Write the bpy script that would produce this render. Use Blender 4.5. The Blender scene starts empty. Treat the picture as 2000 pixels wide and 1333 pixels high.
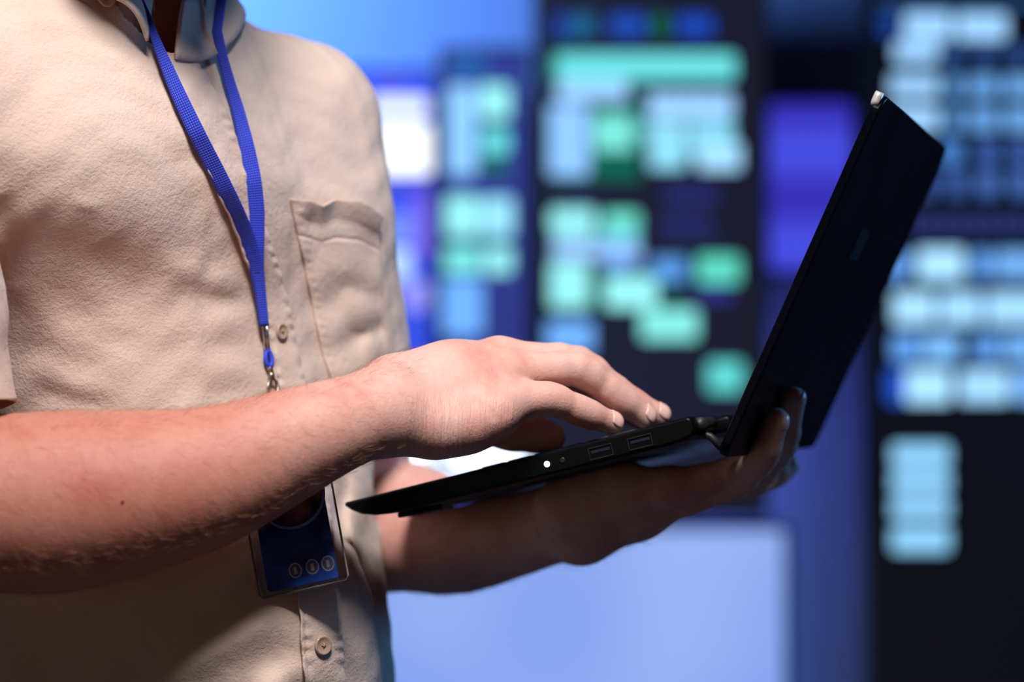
import bpy, bmesh, math, random
import numpy as np
from mathutils import Vector, Matrix, noise
from mathutils.bvhtree import BVHTree

random.seed(7)
np.random.seed(7)
SC = bpy.context.scene
COL = SC.collection
PI = math.pi
F = 4722.2          # focal length in pixels of the 2000 px wide frame (85 mm lens)

# ---------------------------------------------------------------- camera, world, lights, exposure
cam_data = bpy.data.cameras.new('camera')
cam_data.lens = 85.0
cam_data.sensor_width = 36.0
cam_data.clip_start = 0.05
cam_data.dof.use_dof = True
cam_data.dof.focus_distance = 1.545
cam_data.dof.aperture_fstop = 2.85
cam = bpy.data.objects.new('camera', cam_data)
cam.location = (0, 0, 0)
cam.rotation_euler = (PI / 2, 0, 0)
COL.objects.link(cam)
SC.camera = cam

world = bpy.data.worlds.new('world')
SC.world = world
world.use_nodes = True
world.node_tree.nodes['Background'].inputs[0].default_value = (0.22, 0.11, 0.08, 1)
world.node_tree.nodes['Background'].inputs[1].default_value = 0.09

SC.view_settings.view_transform = 'Standard'
SC.view_settings.look = 'None'
SC.view_settings.gamma = 1.0
SC.view_settings.exposure = 0.0
SC.view_settings.use_curve_mapping = False


def area(name, loc, target, size, power, color, size_y=None, spread=PI):
    l = bpy.data.lights.new(name, 'AREA')
    l.energy = power
    l.color = color
    l.size = size
    l.spread = spread
    if size_y:
        l.shape = 'RECTANGLE'
        l.size_y = size_y
    o = bpy.data.objects.new(name, l)
    o.location = loc
    o.rotation_euler = (Vector(target) - Vector(loc)).to_track_quat('-Z', 'Y').to_euler()
    COL.objects.link(o)
    return o


area('key_softbox', (0.0, 0.55, 1.46), (-0.10, 1.58, 0.0), 0.42, 9.3, (1.0, 0.96, 0.955), spread=math.radians(75))
area('added_fill', (-1.0, 0.1, -0.25), (-0.25, 1.5, -0.12), 0.8, 0.13, (1.0, 0.80, 0.72), spread=math.radians(60))  # weak fill added to lift the forearm's underside, no known lamp there
area('blue_side_light', (2.0, 2.5, 0.45), (0.1, 1.7, 0.0), 0.6, 15, (0.08, 0.42, 1.0))
area('blue_wall_wash', (-0.95, 3.45, 1.15), (-0.85, 4.72, 0.55), 0.5, 31, (0.27, 0.52, 1.0), 0.4, spread=math.radians(105))
area('hidden_wall_fill', (0.36, 4.52, -0.16), (0.66, 4.75, -0.22), 0.08, 0.55, (0.30, 0.32, 1.0), 0.3)  # added lamp, hidden behind a display to turn the wall strip blue


# ---------------------------------------------------------------- helpers
def W(px, py, Y):
    """pixel of the photograph at depth Y -> world point"""
    return Vector(((px - 1000.0) / F * Y, Y, (666.5 - py) / F * Y))


def tag(o, label=None, cat=None, group=None, kind=None):
    if label: o['label'] = label
    if cat: o['category'] = cat
    if group: o['group'] = group
    if kind: o['kind'] = kind
    return o


def link(o, parent=None):
    COL.objects.link(o)
    if parent is not None:
        o.parent = parent
    return o


def obj(name, bm, mat, parent=None, smooth=True, matrix=None):
    me = bpy.data.meshes.new(name)
    bm.to_mesh(me)
    bm.free()
    for m in (mat if isinstance(mat, (list, tuple)) else [mat]):
        me.materials.append(m)
    if smooth:
        me.polygons.foreach_set('use_smooth', [True] * len(me.polygons))
    o = bpy.data.objects.new(name, me)
    link(o, parent)
    return o


def empty(name, M=None):
    o = bpy.data.objects.new(name, None)
    o.empty_display_size = 0.05
    COL.objects.link(o)
    if M is not None:
        o.matrix_world = M
    return o


def mat(name, color, rough=0.5, metal=0.0, **kw):
    m = bpy.data.materials.new(name)
    m.use_nodes = True
    b = m.node_tree.nodes['Principled BSDF']
    b.inputs['Base Color'].default_value = (*color, 1)
    b.inputs['Roughness'].default_value = rough
    b.inputs['Metallic'].default_value = metal
    for k, v in kw.items():
        b.inputs[k.replace('_', ' ')].default_value = v
    return m


def N(m, kind, **kw):
    n = m.node_tree.nodes.new(kind)
    for k, v in kw.items():
        setattr(n, k, v)
    return n


def L(m, a, b):
    m.node_tree.links.new(a, b)


def bsdf(m):
    return m.node_tree.nodes['Principled BSDF']


def ramp(m, fac, stops):
    r = N(m, 'ShaderNodeValToRGB')
    e = r.color_ramp.elements
    while len(e) < len(stops):
        e.new(0.5)
    for i, (p, c) in enumerate(stops):
        e[i].position = p
        e[i].color = (*c, 1) if len(c) == 3 else c
    L(m, fac, r.inputs[0])
    return r.outputs[0]


def noise_tex(m, scale, detail=4, rough=0.5, vec=None, dist=0.0):
    n = N(m, 'ShaderNodeTexNoise')
    n.inputs['Scale'].default_value = scale
    n.inputs['Detail'].default_value = detail
    n.inputs['Roughness'].default_value = rough
    n.inputs['Distortion'].default_value = dist
    if vec is None:
        vec = N(m, 'ShaderNodeTexCoord').outputs['Object']
    L(m, vec, n.inputs['Vector'])
    return n.outputs['Fac']


def bump(m, height, strength, dist, prev=None):
    b = N(m, 'ShaderNodeBump')
    b.inputs['Strength'].default_value = strength
    b.inputs['Distance'].default_value = dist
    L(m, height, b.inputs['Height'])
    if prev is not None:
        L(m, prev, b.inputs['Normal'])
    L(m, b.outputs[0], bsdf(m).inputs['Normal'])
    return b.outputs[0]


def emis(name, color, strength):
    m = bpy.data.materials.new(name)
    m.use_nodes = True
    b = m.node_tree.nodes['Principled BSDF']
    b.inputs['Base Color'].default_value = (0.01, 0.01, 0.01, 1)
    b.inputs['Roughness'].default_value = 0.4
    b.inputs['Emission Color'].default_value = (*color, 1)
    b.inputs['Emission Strength'].default_value = strength
    return m


def srgb(r, g, b):
    f = lambda c: (c / 255 / 12.92) if c / 255 <= 0.04045 else ((c / 255 + 0.055) / 1.055) ** 2.4
    return (f(r), f(g), f(b))


def add_box(bm, lo, hi, bevel=0.0, mi=0):
    r = bmesh.ops.create_cube(bm, size=1.0)
    vs = r['verts']
    lo, hi = Vector(lo), Vector(hi)
    for v in vs:
        v.co = Vector((lo[i] + (v.co[i] + 0.5) * (hi[i] - lo[i]) for i in range(3)))
    fs = set(f for v in vs for f in v.link_faces)
    if bevel > 0:
        es = list(set(e for v in vs for e in v.link_edges))
        res = bmesh.ops.bevel(bm, geom=es, offset=bevel, segments=3, affect='EDGES', profile=0.5)
        fs = set(res['faces']) | set(f for f in fs if f.is_valid)
    for f in fs:
        if f.is_valid:
            f.material_index = mi
    return fs


def rounded_plate(bm, x0, x1, z0, z1, y0, y1, rad, mi=0, seg=5):
    """a plate in the XZ plane with rounded corners and real thickness"""
    rad = min(rad, abs(x1 - x0) / 2.01, abs(z1 - z0) / 2.01)
    pts = []
    for cx, cz, a0 in ((x1 - rad, z1 - rad, 0), (x0 + rad, z1 - rad, 90), (x0 + rad, z0 + rad, 180), (x1 - rad, z0 + rad, 270)):
        for i in range(seg + 1):
            a = math.radians(a0 + 90 * i / seg)
            pts.append((cx + rad * math.cos(a), cz + rad * math.sin(a)))
    A = [bm.verts.new((p[0], y0, p[1])) for p in pts]
    B = [bm.verts.new((p[0], y1, p[1])) for p in pts]
    n = len(pts)
    fs = [bm.faces.new(A), bm.faces.new(B[::-1])]
    for i in range(n):
        fs.append(bm.faces.new((A[i], B[i], B[(i + 1) % n], A[(i + 1) % n])))
    for f in fs:
        f.material_index = mi
    return fs


def tube(bm, pts, radii, seg=10, closed=False, caps=True):
    pts = [Vector(p) for p in pts]
    if not hasattr(radii, '__len__'):
        radii = [radii] * len(pts)
    rings = []
    n = len(pts)
    ref = None
    for i, p in enumerate(pts):
        a = pts[(i - 1) % n] if (closed or i > 0) else p
        b = pts[(i + 1) % n] if (closed or i < n - 1) else p
        t = (b - a).normalized()
        if ref is None:
            ref = t.orthogonal().normalized()
        ref = (ref - t * ref.dot(t)).normalized()
        bi = t.cross(ref)
        rings.append([bm.verts.new(p + (ref * math.cos(2 * PI * k / seg) + bi * math.sin(2 * PI * k / seg)) * radii[i]) for k in range(seg)])
    m = n if closed else n - 1
    for i in range(m):
        A, B = rings[i], rings[(i + 1) % n]
        for k in range(seg):
            bm.faces.new((A[k], A[(k + 1) % seg], B[(k + 1) % seg], B[k]))
    if not closed and caps:
        bm.faces.new(rings[0][::-1])
        bm.faces.new(rings[-1])


def disc(bm, c, n, r, th, seg=28, rim=None, xaxis=None, ry=None):
    """short round plate at c facing n with a rounded rim"""
    n = Vector(n).normalized()
    x = (Vector(xaxis) if xaxis else n.orthogonal()).normalized()
    x = (x - n * x.dot(n)).normalized()
    y = n.cross(x)
    ry = ry or r
    prof = [(1.0, 0.0), (1.0, th * 0.6), (0.93, th), (0.75, th)] if rim is None else rim
    rings = []
    for (k, h) in prof:
        rings.append([bm.verts.new(Vector(c) + n * h + x * (r * k * math.cos(2 * PI * i / seg)) + y * (ry * k * math.sin(2 * PI * i / seg))) for i in range(seg)])
    for A, B in zip(rings[:-1], rings[1:]):
        for i in range(seg):
            bm.faces.new((A[i], A[(i + 1) % seg], B[(i + 1) % seg], B[i]))
    bm.faces.new(rings[0][::-1])
    bm.faces.new(rings[-1])


# ---------------------------------------------------------------- implicit surfaces -> one continuous mesh
class Cone:
    def __init__(s, a, b, r1, r2, k=0.01, grp=0):
        s.a = np.array(a, np.float32); s.b = np.array(b, np.float32)
        s.r1, s.r2, s.k, s.grp = r1, r2, k, grp
        s.ba = s.b - s.a
        s.bb = float(s.ba @ s.ba) + 1e-12

    def __call__(s, P):
        pa = P - s.a
        t = np.clip((pa @ s.ba) / s.bb, 0, 1)
        q = pa - t[:, None] * s.ba
        return np.sqrt((q * q).sum(1)) - (s.r1 + (s.r2 - s.r1) * t)


class Ell:
    def __init__(s, c, R, rad, k=0.01, grp=0):
        s.c = np.array(c, np.float32); s.R = np.array(R, np.float32)     # rows of R are the ellipsoid axes
        s.rad = np.array(rad, np.float32); s.k, s.grp = k, grp

    def __call__(s, P):
        q = (P - s.c) @ s.R.T
        k0 = np.sqrt(((q / s.rad) ** 2).sum(1)) + 1e-9
        k1 = np.sqrt(((q / s.rad ** 2) ** 2).sum(1)) + 1e-9
        return k0 * (k0 - 1) / k1


def smin(a, b, k):
    h = np.maximum(k - np.abs(a - b), 0) / k
    return np.minimum(a, b) - h * h * k * 0.25


class Field:
    """smooth union of the core shapes; fingers (grp > 0) meet each other in a crease and flow into the palm"""
    def __init__(s, prims, fk=0.009, disp=None, cut=None):
        s.prims, s.fk, s.disp, s.cut = prims, fk, disp, cut

    def __call__(s, P, sel=None):
        pr = s.prims if sel is None else [s.prims[i] for i in sel]
        core, groups = None, {}
        for p in pr:
            d = p(P)
            if p.grp == 0:
                core = d if core is None else smin(core, d, p.k)
            else:
                g = groups.get(p.grp)
                groups[p.grp] = d if g is None else smin(g, d, p.k)
        fin = None
        for g in groups.values():
            fin = g if fin is None else smin(fin, g, 0.0015)
        if core is None: d = fin
        elif fin is None: d = core
        else: d = smin(core, fin, s.fk)
        if d is None:
            d = np.full(len(P), 1.0, np.float32)
        if s.disp is not None:
            d = d - s.disp(P, d)
        if s.cut is not None:
            d = np.maximum(d, s.cut(P))
        return d


def polygonise(field, lo, hi, h, bs=16):
    lo = np.array(lo, np.float32)
    nb = np.ceil((np.array(hi) - lo) / (h * bs)).astype(int)
    gi = np.stack(np.meshgrid(*[np.arange(n) for n in nb], indexing='ij'), -1).reshape(-1, 3)
    cen = (lo + (gi + 0.5) * bs * h).astype(np.float32)
    rad = bs * h * 0.5 * 1.7321
    D = np.stack([p(cen) for p in field.prims])
    d = field(cen)
    keep = np.abs(d) < rad * 1.35 + 0.012
    off = np.stack(np.meshgrid(*[np.arange(bs + 1)] * 3, indexing='ij'), -1).reshape(-1, 3)
    BIG = 1 << 20
    KX, KY = BIG * BIG, BIG
    keys, verts, quads, norms = [], [], [], []
    edges = []
    for ax in range(3):
        for u in (0, 1):
            for v in (0, 1):
                a = [0, 0, 0]; o1, o2 = [i for i in range(3) if i != ax]
                a[o1] = u; a[o2] = v
                b = list(a); b[ax] = 1
                edges.append((tuple(a), tuple(b)))
    for n in np.nonzero(keep)[0]:
        sel = np.nonzero(D[:, n] < D[:, n].min() + 2 * rad + 0.06)[0]
        base = gi[n] * bs
        P = (lo + (base + off) * h).astype(np.float32)
        V = field(P, sel).reshape(bs + 1, bs + 1, bs + 1)
        S = V < 0
        if S.all() or not S.any():
            continue
        cnt = np.zeros((bs, bs, bs), np.int32)
        for dx in (0, 1):
            for dy in (0, 1):
                for dz in (0, 1):
                    cnt += S[dx:bs + dx, dy:bs + dy, dz:bs + dz]
        I = np.argwhere((cnt > 0) & (cnt < 8))
        if len(I) == 0:
            continue
        acc = np.zeros((len(I), 3)); num = np.zeros(len(I))
        for a, b in edges:
            va = V[I[:, 0] + a[0], I[:, 1] + a[1], I[:, 2] + a[2]]
            vb = V[I[:, 0] + b[0], I[:, 1] + b[1], I[:, 2] + b[2]]
            m = (va < 0) != (vb < 0)
            t = np.where(m, va / np.where(m, va - vb, 1), 0)
            p = np.array(a)[None] + t[:, None] * (np.array(b) - np.array(a))[None]
            acc += p * m[:, None]; num += m
        c = (lo + (base + I + acc / num[:, None]) * h).astype(np.float32)
        # pull each vertex onto the surface
        e = h * 0.5
        f0 = field(c, sel)
        g = np.stack([field(c + np.eye(3, dtype=np.float32)[k] * e, sel) - f0 for k in range(3)], 1) / e
        gl = (g * g).sum(1) + 1e-9
        step = np.clip(f0 / gl, -h, h)
        c = c - g * step[:, None] * 0.9
        G = base + I
        keys.append(G[:, 0].astype(np.int64) * KX + G[:, 1].astype(np.int64) * KY + G[:, 2])
        verts.append(c); norms.append(g / np.sqrt(gl)[:, None])
        s0 = S[I[:, 0], I[:, 1], I[:, 2]]
        for ax in range(3):
            d1 = np.array([0, 0, 0]); d1[ax] = 1
            s1 = S[I[:, 0] + d1[0], I[:, 1] + d1[1], I[:, 2] + d1[2]]
            m = s0 != s1
            if not m.any():
                continue
            g0 = G[m].astype(np.int64)
            k0 = g0[:, 0] * KX + g0[:, 1] * KY + g0[:, 2]
            st = (KX, KY, 1)
            o1, o2 = st[(ax + 1) % 3], st[(ax + 2) % 3]
            q = np.stack([k0, k0 - o1, k0 - o1 - o2, k0 - o2], 1)
            flip = ~s0[m]
            q[flip] = q[flip][:, ::-1]
            quads.append(q)
    keys = np.concatenate(keys); verts = np.concatenate(verts); norms = np.concatenate(norms); quads = np.concatenate(quads)
    order = np.argsort(keys)
    ks = keys[order]
    idx = np.searchsorted(ks, quads.ravel())
    idx = np.clip(idx, 0, len(ks) - 1)
    ok = (ks[idx] == quads.ravel()).reshape(-1, 4).all(1)
    faces = order[idx].reshape(-1, 4)[ok]
    return verts, norms, faces


def np_mesh(name, verts, faces, m, parent=None):
    me = bpy.data.meshes.new(name)
    me.vertices.add(len(verts))
    me.vertices.foreach_set('co', np.asarray(verts, np.float32).ravel())
    nl = faces.size
    me.loops.add(nl)
    me.loops.foreach_set('vertex_index', faces.ravel().astype(np.int32))
    me.polygons.add(len(faces))
    k = faces.shape[1]
    me.polygons.foreach_set('loop_start', np.arange(0, nl, k, dtype=np.int32))
    me.polygons.foreach_set('loop_total', np.full(len(faces), k, np.int32))
    me.update(calc_edges=True)
    me.polygons.foreach_set('use_smooth', np.ones(len(faces), bool))
    for q in (m if isinstance(m, (list, tuple)) else [m]):
        me.materials.append(q)
    me.update()
    o = bpy.data.objects.new(name, me)
    link(o, parent)
    return o


# ---------------------------------------------------------------- materials
def skin_material():
    m = mat('skin', (0.66, 0.36, 0.26), 0.52)
    b = bsdf(m)
    b.inputs['Subsurface Weight'].default_value = 0.18
    b.inputs['Subsurface Radius'].default_value = (1.0, 0.32, 0.18)
    b.inputs['Subsurface Scale'].default_value = 0.008
    tc = N(m, 'ShaderNodeTexCoord').outputs['Object']
    big = noise_tex(m, 22, 3, 0.6, tc)
    c1 = ramp(m, big, [(0.32, srgb(232, 186, 174)), (0.52, srgb(226, 175, 162)), (0.72, srgb(216, 148, 136))])
    fine = noise_tex(m, 240, 4, 0.6, tc)
    mx = N(m, 'ShaderNodeMix', data_type='RGBA', blend_type='MULTIPLY')
    mx.inputs['Factor'].default_value = 0.35
    L(m, c1, mx.inputs[6])
    L(m, ramp(m, fine, [(0.3, (0.78, 0.72, 0.70)), (0.7, (1, 1, 1))]), mx.inputs[7])
    # sun-browned forearm fading to the paler hand
    sx = N(m, 'ShaderNodeSeparateXYZ'); L(m, tc, sx.inputs[0])
    mr = N(m, 'ShaderNodeMapRange'); mr.interpolation_type = 'SMOOTHSTEP'
    mr.inputs['From Min'].default_value = -0.20; mr.inputs['From Max'].default_value = -0.05
    L(m, sx.outputs['X'], mr.inputs['Value'])
    tan = N(m, 'ShaderNodeMix', data_type='RGBA', blend_type='MULTIPLY')
    tan.inputs['Factor'].default_value = 1.0
    L(m, mx.outputs[2], tan.inputs[6])
    L(m, ramp(m, mr.outputs[0], [(0.0, (0.72, 0.49, 0.415)), (1.0, (1, 1, 1))]), tan.inputs[7])
    L(m, tan.outputs[2], b.inputs['Base Color'])
    b.inputs['Specular IOR Level'].default_value = 0.38
    p = bump(m, noise_tex(m, 620, 4, 0.65, tc), 0.45, 0.0009)
    # shallow skin folds running round the limb
    mp = N(m, 'ShaderNodeMapping')
    mp.inputs['Scale'].default_value = (260, 60, 60)
    mp.inputs['Rotation'].default_value = (0, 0.35, 0)
    L(m, tc, mp.inputs['Vector'])
    n2 = noise_tex(m, 1.0, 2, 0.5, mp.outputs[0], 0.4)
    p = bump(m, n2, 0.16, 0.0009, p)
    # fine creases fanning over the heel of the typing hand and the wrist
    mp2 = N(m, 'ShaderNodeMapping')
    mp2.inputs['Scale'].default_value = (420, 60, 46)
    mp2.inputs['Rotation'].default_value = (0, -0.30, 0)
    L(m, tc, mp2.inputs['Vector'])
    n3 = noise_tex(m, 1.0, 3, 0.6, mp2.outputs[0], 0.5)
    mk = None
    for c, r0, r1 in (((-0.042, 1.51, -0.058), 0.012, 0.040), ((-0.010, 1.53, -0.046), 0.006, 0.022)):
        vm = N(m, 'ShaderNodeVectorMath', operation='DISTANCE')
        L(m, tc, vm.inputs[0]); vm.inputs[1].default_value = c
        q = N(m, 'ShaderNodeMapRange'); q.interpolation_type = 'SMOOTHSTEP'
        q.inputs['From Min'].default_value = r1; q.inputs['From Max'].default_value = r0
        L(m, vm.outputs['Value'], q.inputs['Value'])
        if mk is None: mk = q.outputs[0]
        else:
            mm = N(m, 'ShaderNodeMath', operation='MAXIMUM'); L(m, mk, mm.inputs[0]); L(m, q.outputs[0], mm.inputs[1]); mk = mm.outputs[0]
    mu = N(m, 'ShaderNodeMath', operation='MULTIPLY')
    L(m, n3, mu.inputs[0]); L(m, mk, mu.inputs[1])
    bump(m, mu.outputs[0], 0.55, 0.0028, p)
    return m


def shirt_material():
    m = mat('beige_cotton', (0.55, 0.42, 0.32), 0.92)
    b = bsdf(m)
    b.inputs['Specular IOR Level'].default_value = 0.12
    b.inputs['Sheen Weight'].default_value = 0.15
    tc = N(m, 'ShaderNodeTexCoord').outputs['Object']
    c = ramp(m, noise_tex(m, 9, 4, 0.6, tc), [(0.3, srgb(205, 180, 165)), (0.7, srgb(218, 194, 179))])
    L(m, c, b.inputs['Base Color'])
    p = bump(m, noise_tex(m, 200, 5, 0.62, tc, 0.25), 0.42, 0.0020)
    bump(m, noise_tex(m, 620, 3, 0.7, tc), 0.45, 0.0011, p)
    return m


SKIN = skin_material()
SHIRT = shirt_material()
NAIL = mat('nail', srgb(236, 190, 180), 0.32)
bsdf(NAIL).inputs['Subsurface Weight'].default_value = 0.1
bsdf(NAIL).inputs['Subsurface Scale'].default_value = 0.003
HAIRM = mat('brown_hair', srgb(58, 36, 24), 0.5)
ARMHAIR = mat('fair_body_hair', srgb(205, 150, 118), 0.45)
DARKHAIR = mat('dark_body_hair', srgb(60, 40, 30), 0.5)
TROUSERM = mat('dark_denim', srgb(28, 34, 52), 0.9)
bump(TROUSERM, noise_tex(TROUSERM, 300, 3), 0.3, 0.001)
SHOEM = mat('black_leather', (0.02, 0.02, 0.02), 0.4)
STEEL = mat('steel', (0.62, 0.60, 0.58), 0.22, 1.0)
BRASS = mat('worn_steel', (0.40, 0.33, 0.26), 0.35, 1.0)
BUTTONM = mat('horn_button', srgb(190, 160, 138), 0.22)
bsdf(BUTTONM).inputs['Transmission Weight'].default_value = 0.15

STRAPM = mat('royal_blue_ribbon', srgb(44, 66, 206), 0.65)
_tc = N(STRAPM, 'ShaderNodeTexCoord').outputs['UV']
_w = N(STRAPM, 'ShaderNodeTexWave')
_w.bands_direction = 'X'
_w.inputs['Scale'].default_value = 3.2
_w.inputs['Distortion'].default_value = 0.3
L(STRAPM, _tc, _w.inputs['Vector'])
_w2 = N(STRAPM, 'ShaderNodeTexWave')
_w2.bands_direction = 'Y'
_w2.inputs['Scale'].default_value = 190.0
L(STRAPM, _tc, _w2.inputs['Vector'])
_p = bump(STRAPM, _w.outputs['Fac'], 0.5, 0.0008)
bump(STRAPM, _w2.outputs['Fac'], 0.5, 0.0005, _p)

# ---------------------------------------------------------------- the room
WALLM = mat('painted_wall', (0.22, 0.32, 0.62), 0.9)
bump(WALLM, noise_tex(WALLM, 30, 4), 0.15, 0.003)
FLOORM = mat('floor_tiles', (0.08, 0.08, 0.10), 0.35)
bump(FLOORM, noise_tex(FLOORM, 12, 3), 0.1, 0.002)
CEILM = mat('ceiling_paint', (0.05, 0.05, 0.07), 0.9)
FLOOR_Z = -1.32

bm = bmesh.new(); add_box(bm, (-2.6, 4.72, FLOOR_Z), (2.6, 4.85, 1.75))
tag(obj('wall_back', bm, WALLM, smooth=False), 'pale wall lit blue behind the displays', kind='structure')
bm = bmesh.new(); add_box(bm, (-2.6, -0.6, FLOOR_Z - 0.08), (2.6, 4.85, FLOOR_Z))
tag(obj('floor', bm, FLOORM, smooth=False), 'dark floor', kind='structure')
bm = bmesh.new(); add_box(bm, (-2.6, -0.6, 1.75), (2.6, 4.85, 1.83))
tag(obj('ceiling', bm, CEILM, smooth=False), 'dark ceiling', kind='structure')

CASE = mat('display_case', (0.012, 0.012, 0.020), 0.5)
SCRC = mat('dark_screen_glass', srgb(27, 27, 42), 0.35)
bsdf(SCRC).inputs['Emission Color'].default_value = (*srgb(28, 28, 44), 1)
bsdf(SCRC).inputs['Emission Strength'].default_value = 0.8
SCRB = mat('violet_screen_glass', srgb(40, 46, 100), 0.35)
bsdf(SCRB).inputs['Emission Color'].default_value = (*srgb(44, 50, 112), 1)
bsdf(SCRB).inputs['Emission Strength'].default_value = 0.85
SCRA = mat('indigo_screen_glass', srgb(40, 60, 160), 0.35)
bsdf(SCRA).inputs['Emission Color'].default_value = (*srgb(48, 70, 185), 1)
bsdf(SCRA).inputs['Emission Strength'].default_value = 0.9
SCRD = mat('black_screen_glass', srgb(12, 12, 20), 0.35)
bsdf(SCRD).inputs['Emission Color'].default_value = (*srgb(13, 13, 22), 1)
bsdf(SCRD).inputs['Emission Strength'].default_value = 0.8

GLOW = {}


def glow(rgb, s=1.0):
    k = (rgb, s)
    if k not in GLOW:
        GLOW[k] = emis('lit_graphic', srgb(*rgb), s * 1.18)
    return GLOW[k]


def display(name, label, x0, y0, x1, y1, Y, screenmat, rects, bez=9, depth=0.06, group=None):
    """a flat display: case with a rim, dark screen, and the lit windows shown on it"""
    a, b = W(x0, y1, Y), W(x1, y0, Y)
    cx, cz = (a.x + b.x) / 2, a.z
    root = empty(name, Matrix.Translation((cx, Y, cz)))
    tag(root, label, 'display', group)
    s = Y / F
    bm = bmesh.new()
    rounded_plate(bm, a.x - cx, b.x - cx, 0, b.z - cz, 0.004, depth, 0.012)
    t = bez * s
    w, h = b.x - cx, b.z - cz
    for lo, hi in (((-w, 0.0, 0), (w, 0.012, t)), ((-w, 0.0, h - t), (w, 0.012, h)), ((-w, 0, t), (-w + t, 0.012, h - t)), ((w - t, 0, t), (w, 0.012, h - t))):
        add_box(bm, (lo[0], -0.006, lo[2]), hi, 0.002)
    obj('case', bm, CASE, root)
    mats = [screenmat]
    bm = bmesh.new()
    add_box(bm, (-w + t, -0.001, t), (w - t, 0.004, h - t))
    for (rx0, ry0, rx1, ry1, rgb, st) in rects:
        m = glow(rgb, st)
        if m not in mats:
            mats.append(m)
        p, q = W(rx0, ry1, Y), W(rx1, ry0, Y)
        rounded_plate(bm, p.x - cx, q.x - cx, p.z - cz, q.z - cz, -0.0025, -0.0005, 9 * s, mats.index(m))
    obj('screen', bm, mats, root, smooth=False)
    return root


LB, LBm, LBd = (156, 208, 255), (96, 156, 232), (58, 92, 165)
CG, TE, GR = (148, 236, 238), (104, 218, 222), (4, 96, 76)
C = []
for x0, x1, c in ((1082, 1112, (24, 60, 160)), (1116, 1160, (20, 95, 140)), (1190, 1262, (24, 70, 170)), (1272, 1306, (6, 90, 60)), (1322, 1392, (22, 66, 175))):
    C.append((x0, 30, x1, 72, c, 1.0))
C += [(1078, 82, 1120, 108, (4, 60, 45), 1), (1084, 106, 1436, 156, TE, 1.0), (1070, 112, 1092, 160, GR, 1), (1088, 158, 1226, 196, LB, 1.0), (1236, 176, 1262, 300, (6, 70, 60), 1),
      (1072, 204, 1150, 344, (140, 195, 252), 1.0), (1156, 208, 1262, 222, GR, 1), (1158, 224, 1238, 296, (120, 226, 215), .95), (1150, 304, 1252, 352, GR, 0.9), (1242, 240, 1266, 270, TE, .8),
      (1266, 184, 1432, 232, LB, 1.0), (1268, 238, 1340, 330, (140, 215, 240), 1.0), (1346, 238, 1432, 300, (130, 210, 235), 1.0), (1362, 280, 1446, 332, (165, 220, 255), 1.0),
      (1076, 352, 1140, 364, GR, .6), (1110, 378, 1150, 392, (44, 42, 110), 1), (1300, 368, 1400, 396, (38, 38, 110), 1), (1290, 424, 1390, 456, (34, 36, 100), 1), (1300, 470, 1430, 486, (22, 34, 60), 1),
      (1074, 408, 1162, 452, CG, 1.0), (1178, 414, 1248, 450, (110, 225, 205), .95), (1078, 456, 1160, 476, (150, 222, 248), 1), (1166, 452, 1248, 478, (110, 200, 225), 1), (1078, 480, 1252, 506, (150, 190, 250), 1.0),
      (1180, 508, 1240, 528, (96, 160, 240), 1), (1074, 512, 1150, 602, CG, 1.0), (1158, 530, 1176, 604, GR, 1), (1182, 540, 1282, 602, (150, 240, 240), 1.0),
      (1272, 504, 1340, 550, (90, 156, 232), .9), (1362, 500, 1444, 554, (90, 210, 188), 1), (1284, 560, 1330, 596, GR, .5), (1356, 562, 1430, 588, (44, 44, 130), 1),
      (1252, 604, 1362, 664, (130, 228, 222), 1.0), (1068, 628, 1158, 688, (108, 172, 250), 1.0), (1382, 706, 1450, 766, (92, 205, 204), 1)]
display('wall_display', 'large dark wall display with teal and blue code windows behind the laptop and typing hand', 1042, -130, 1500, 1012, 4.40, SCRC, C)
B = [(880, 112, 950, 146, (20, 90, 160), 1), (874, 168, 930, 342, (140, 200, 252), 1.0), (936, 166, 996, 232, CG, 1.0), (936, 240, 996, 252, GR, 1), (940, 256, 994, 300, TE, 1), (936, 306, 990, 340, GR, 1),
     (870, 384, 938, 462, CG, 1.0), (942, 386, 1002, 462, (150, 225, 248), 1.0), (868, 470, 1000, 480, GR, 1), (868, 484, 940, 534, (120, 225, 220), 1.0), (948, 484, 1000, 534, CG, 1.0),
     (864, 546, 942, 656, (108, 172, 252), 1.0), (822, 858, 1040, 932, (215, 230, 255), 1.6)]
display('wall_display', 'narrow violet-dark display with stacked cyan windows, just left of the large dark one', 854, 92, 1036, 1012, 4.52, SCRB,
        [r if r[0] > 860 else (862, r[1], min(r[2], 1028), *r[3:]) for r in B])
A = [(724, 190, 836, 228, (222, 232, 255), 1.15), (724, 242, 842, 342, (245, 250, 255), 1.3), (740, 150, 800, 172, (90, 80, 210), 1), (700, 352, 848, 380, (70, 66, 205), .9), (800, 384, 852, 504, (112, 92, 232), .95),
     (740, 420, 830, 476, (110, 140, 245), 1), (744, 486, 802, 548, (175, 210, 255), 1.1), (782, 548, 842, 606, (140, 140, 240), 1), (600, 850, 846, 1000, (235, 242, 255), 1.7)]
display('wall_display', 'blue-violet display with white windows partly hidden behind the shirt shoulder', 560, 132, 850, 1012, 4.56, SCRA, A)
D = [(1716, 4, 2040, 12, (60, 110, 180), .8), (1716, 26, 1752, 74, (26, 66, 150), .8), (1766, 26, 1858, 78, LB, 1.0), (1868, 28, 1966, 78, LB, 1.0), (1746, 82, 1832, 122, LB, .95)]
for cx in (1862, 1925, 1988):
    D.append((cx - 17, 88, cx + 17, 128, (48, 84, 150), .8))
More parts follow.
